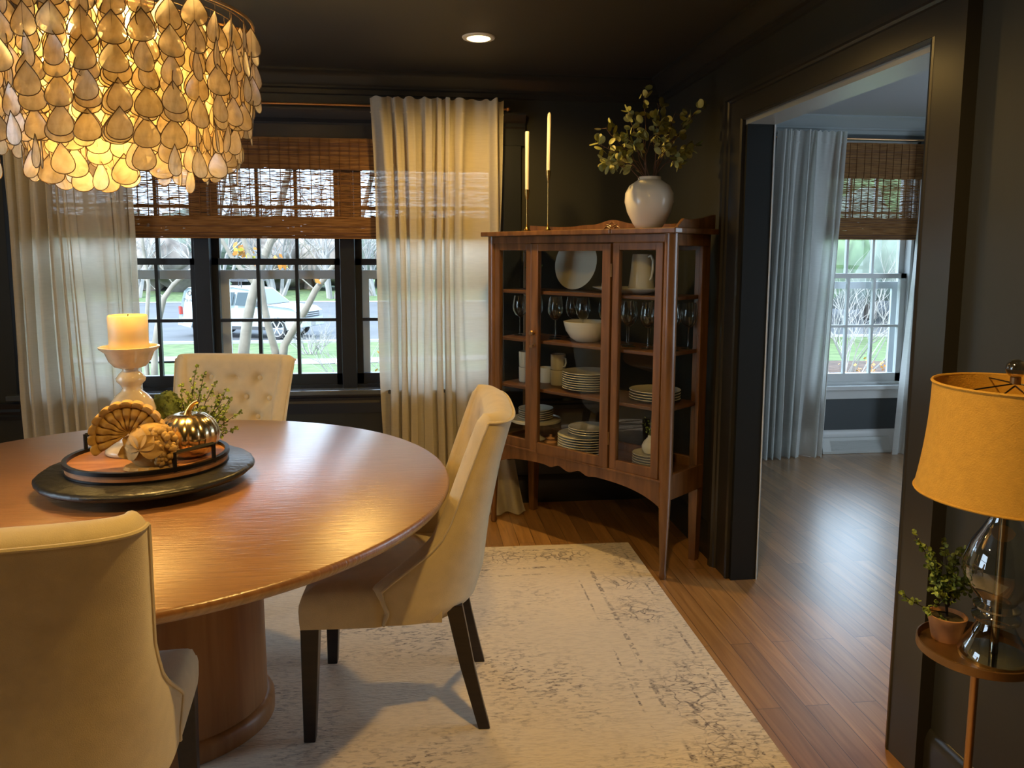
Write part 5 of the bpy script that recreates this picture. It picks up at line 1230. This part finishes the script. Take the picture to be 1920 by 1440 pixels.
for cx_, cz_, n_ in ((-1.46, 1.50, 9), (-1.36, 1.47, 7), (-1.10, 1.405, 6), (-1.33, 1.43, 4), (-.80, 1.27, 3)):
    for _ in range(n_):
        p = Vector(T(cx_ + rnd.uniform(-.06, .06), cz_ + rnd.uniform(-.04, .05), rnd.uniform(-.1, .1))); d = Vector((rnd.uniform(-1, 1), rnd.uniform(-.5, .5), rnd.uniform(-1, .2))).normalized(); u = d.cross(Vector((0, 1, .2))).normalized()
        l = rnd.uniform(.05, .08); b.add([tuple(p), tuple(p + d * l * .4 + u * l * .28), tuple(p + d * l), tuple(p + d * l * .4 - u * l * .28)], [(0, 1, 2, 3)], rnd.choice((0, 0, 1)))
b.build('autumn_leaves', ['leaf_autumn', 'leaf_yellow'], tree, smooth=False, merge=False)
t2_ = empty('garden_tree', (-2.0, 6.5, gz(6.5)), 0, 'pale bare slim tree outside the left window pane', 'tree'); b = MB()
T2 = lambda x, z, dy=0: (x + 2.0, dy, z - gz(6.5))
limb(b, [T2(-2.16, -.55), T2(-2.14, .5), T2(-2.13, .69), T2(-2.085, .92), T2(-2.036, 1.094), T2(-1.958, 1.2), T2(-1.844, 1.297), T2(-1.74, 1.37), T2(-1.6, 1.6), T2(-1.5, 2.2)], .03, .012)
limb(b, [T2(-2.19, -.55), T2(-2.20, .6), T2(-2.18, .9), T2(-2.15, 1.2), T2(-2.2, 1.8)], .022, .012)
for p, d in ((T2(-1.958, 1.2), (-.4, 0, .7)), (T2(-1.844, 1.297), (.5, 0, .5)), (T2(-2.036, 1.094), (-.5, .1, .5)), (T2(-1.6, 1.6), (.3, 0, .7)), (T2(-1.74, 1.37), (-.3, 0, .8))): fine(b, Vector(p), Vector(d), .26, .005, 3, rnd)
b.build('branches', 'bark_pale', t2_)
# shrubs with bare twigs
def twig_bush(name, x, y, r, h, n, label, seed, mat='twig_pale', leaf=None, cat='shrub', dep=2, group=None):
    rnd = random.Random(seed); z = gz(y) if y < 26 else -1.40; root = empty(name, (x, y, z), 0, label, cat, group); b = MB()
    for _ in range(n):
        a = rnd.uniform(0, 6.28); q = rnd.uniform(0, r * .25)
        fine(b, Vector((q * math.cos(a), q * math.sin(a), 0)), Vector((math.cos(a) * r * rnd.uniform(.3, 1), math.sin(a) * r * rnd.uniform(.3, 1), h * .8)), h * rnd.uniform(.4, .6), .012 * max(1, h / 1.5) * max(1, y / 16), dep, rnd)
    b.build('branches', mat, root)
    if leaf:
        b = MB()
        for _ in range(leaf[1]):
            a = rnd.uniform(0, 6.28); q = r * math.sqrt(rnd.random()); zz_ = h * rnd.uniform(.2, 1); p = Vector((q * math.cos(a), q * math.sin(a), zz_)); l = leaf[2] * rnd.uniform(.7, 1.3)
            d = Vector((rnd.uniform(-1, 1), rnd.uniform(-1, 1), rnd.uniform(-1, 1))).normalized(); u = d.cross(Vector((0, .3, 1))).normalized(); b.add([tuple(p), tuple(p + d * l * .5 + u * l * .4), tuple(p + d * l), tuple(p + d * l * .5 - u * l * .4)], [(0, 1, 2, 3)])
        b.build('leaves', leaf[0], root, smooth=False, merge=False)
twig_bush('bare_shrub', -3.0, 21.9, 1.0, .9, 16, 'low tangled bare shrub in front of the truck bumper', 3)
twig_bush('bare_shrub', -.62, 9.5, .7, 1.1, 9, 'thin bare shrub seen through the right window pane', 4, leaf=('leaf_autumn', 30, .05))
twig_bush('bare_shrub', 8.3, 14.0, 1.6, 2.1, 16, 'bare rounded shrub seen through the window in the next room', 5, dep=3)
twig_bush('low_plant', 8.0, 12.2, .8, .45, 20, 'low reddish garden plant on the bed beyond the next room', 8, mat='leaf_autumn', leaf=('leaf_autumn', 150, .06))
struct(MB().lathe([(0, 0), (3.2, 0), (3.0, .06), (0, .10)], (9.0, 14.6, gz(14.6)), 32, ey=.55).build('garden_bed', 'mulch'))
# trees across the street and behind the next room
def crown(name, x, y, z, r, h, mat, label, seed, trunk=True):
    rnd = random.Random(seed); root = empty(name, (x, y, z), 0, label, 'tree', None); b = MB()
    for _ in range(14):
        c = Vector((rnd.uniform(-.7, .7) * r, rnd.uniform(-.4, .4) * r, h * rnd.uniform(.35, .85))); q = r * rnd.uniform(.3, .5); m_ = MB(); m_.ball((0, 0, 0), q, 14, 10, sc=(1, 1, .85))
        V = [tuple(Vector(p) * (1 + .35 * noise.noise(Vector(p) * 2.2 / q * .9 + c)) + c) for p in m_.v]; b.add(V, m_.f)
    b.build('foliage', mat, root, angle=180)
    b = MB(); b.tube([(0, 0, 0), (.1, 0, h * .3), (0, 0, h * .6)], [r * .08, r * .06, r * .03], 8); b.build('trunk', 'bark_brown', root)
far = [(-38, 62, 7, 5.3, 'foliage_haze'), (-31, 58, 5, 4.0, 'foliage_brown'), (-25, 60, 6, 5.0, 'foliage_haze'), (-19, 57, 4.5, 3.4, 'foliage_brown'), (-13.5, 60, 5.5, 4.7, 'foliage_haze'), (-8, 58, 4.5, 3.7, 'foliage_brown'), (-3, 61, 5, 5.0, 'foliage_haze'), (3, 59, 5, 4.0, 'foliage_brown'), (10, 60, 6, 4.7, 'foliage_haze'),
       (11.5, 27, 4.5, 5.6, 'foliage_green'), (16, 32, 4.5, 6.0, 'foliage_haze'), (20.5, 33, 5, 6.8, 'foliage_green'), (26, 36, 6, 6.8, 'foliage_haze'), (33, 44, 6, 7.2, 'foliage_green'), (24.5, 52, 7, 5.6, 'foliage_haze')]
LABS = ['far left grey-green tree crown across the street', 'brownish bare tree crown across the street, behind the left curtain', 'grey-green tree across the street behind the left curtain edge', 'low brownish tree across the street above the left window pane', 'grey-green tree across the street above the truck', 'brownish tree across the street right of the truck roof',
        'grey-green tree across the street behind the right window pane', 'brownish tree across the street behind the right curtain', 'grey-green tree across the street hidden behind the cabinet wall', 'green tree nearest the next room on its left side', 'hazy tree behind the left half of the window in the next room', 'green tree in the middle of the window in the next room',
        'hazy tree behind the right half of the window in the next room', 'green tree at the far right beyond the next room', 'tallest hazy tree far behind the window in the next room']
for i, (x, y, r, h, m_) in enumerate(far):
    crown('background_tree', x, y, (-1.4 if y > 26 else gz(y)) + (.3 if y > 48 else 0), r, h, m_, LABS[i], 40 + i)
rnd = random.Random(77)
for i, (x, y) in enumerate(((-17.5, 51), (-12.5, 50), (-9.0, 52), (-5.5, 50), (-2.8, 52))):
    twig_bush('bare_tree', x, y, 2.6, 5.5, 5, ['bare tree across the street seen through the left pane', 'bare tree across the street behind the left window post', 'bare tree across the street above the truck cab', 'bare tree across the street above the truck hood', 'bare tree across the street seen at the right window post'][i], 90 + i, mat='twig_pale', dep=3, cat='tree')
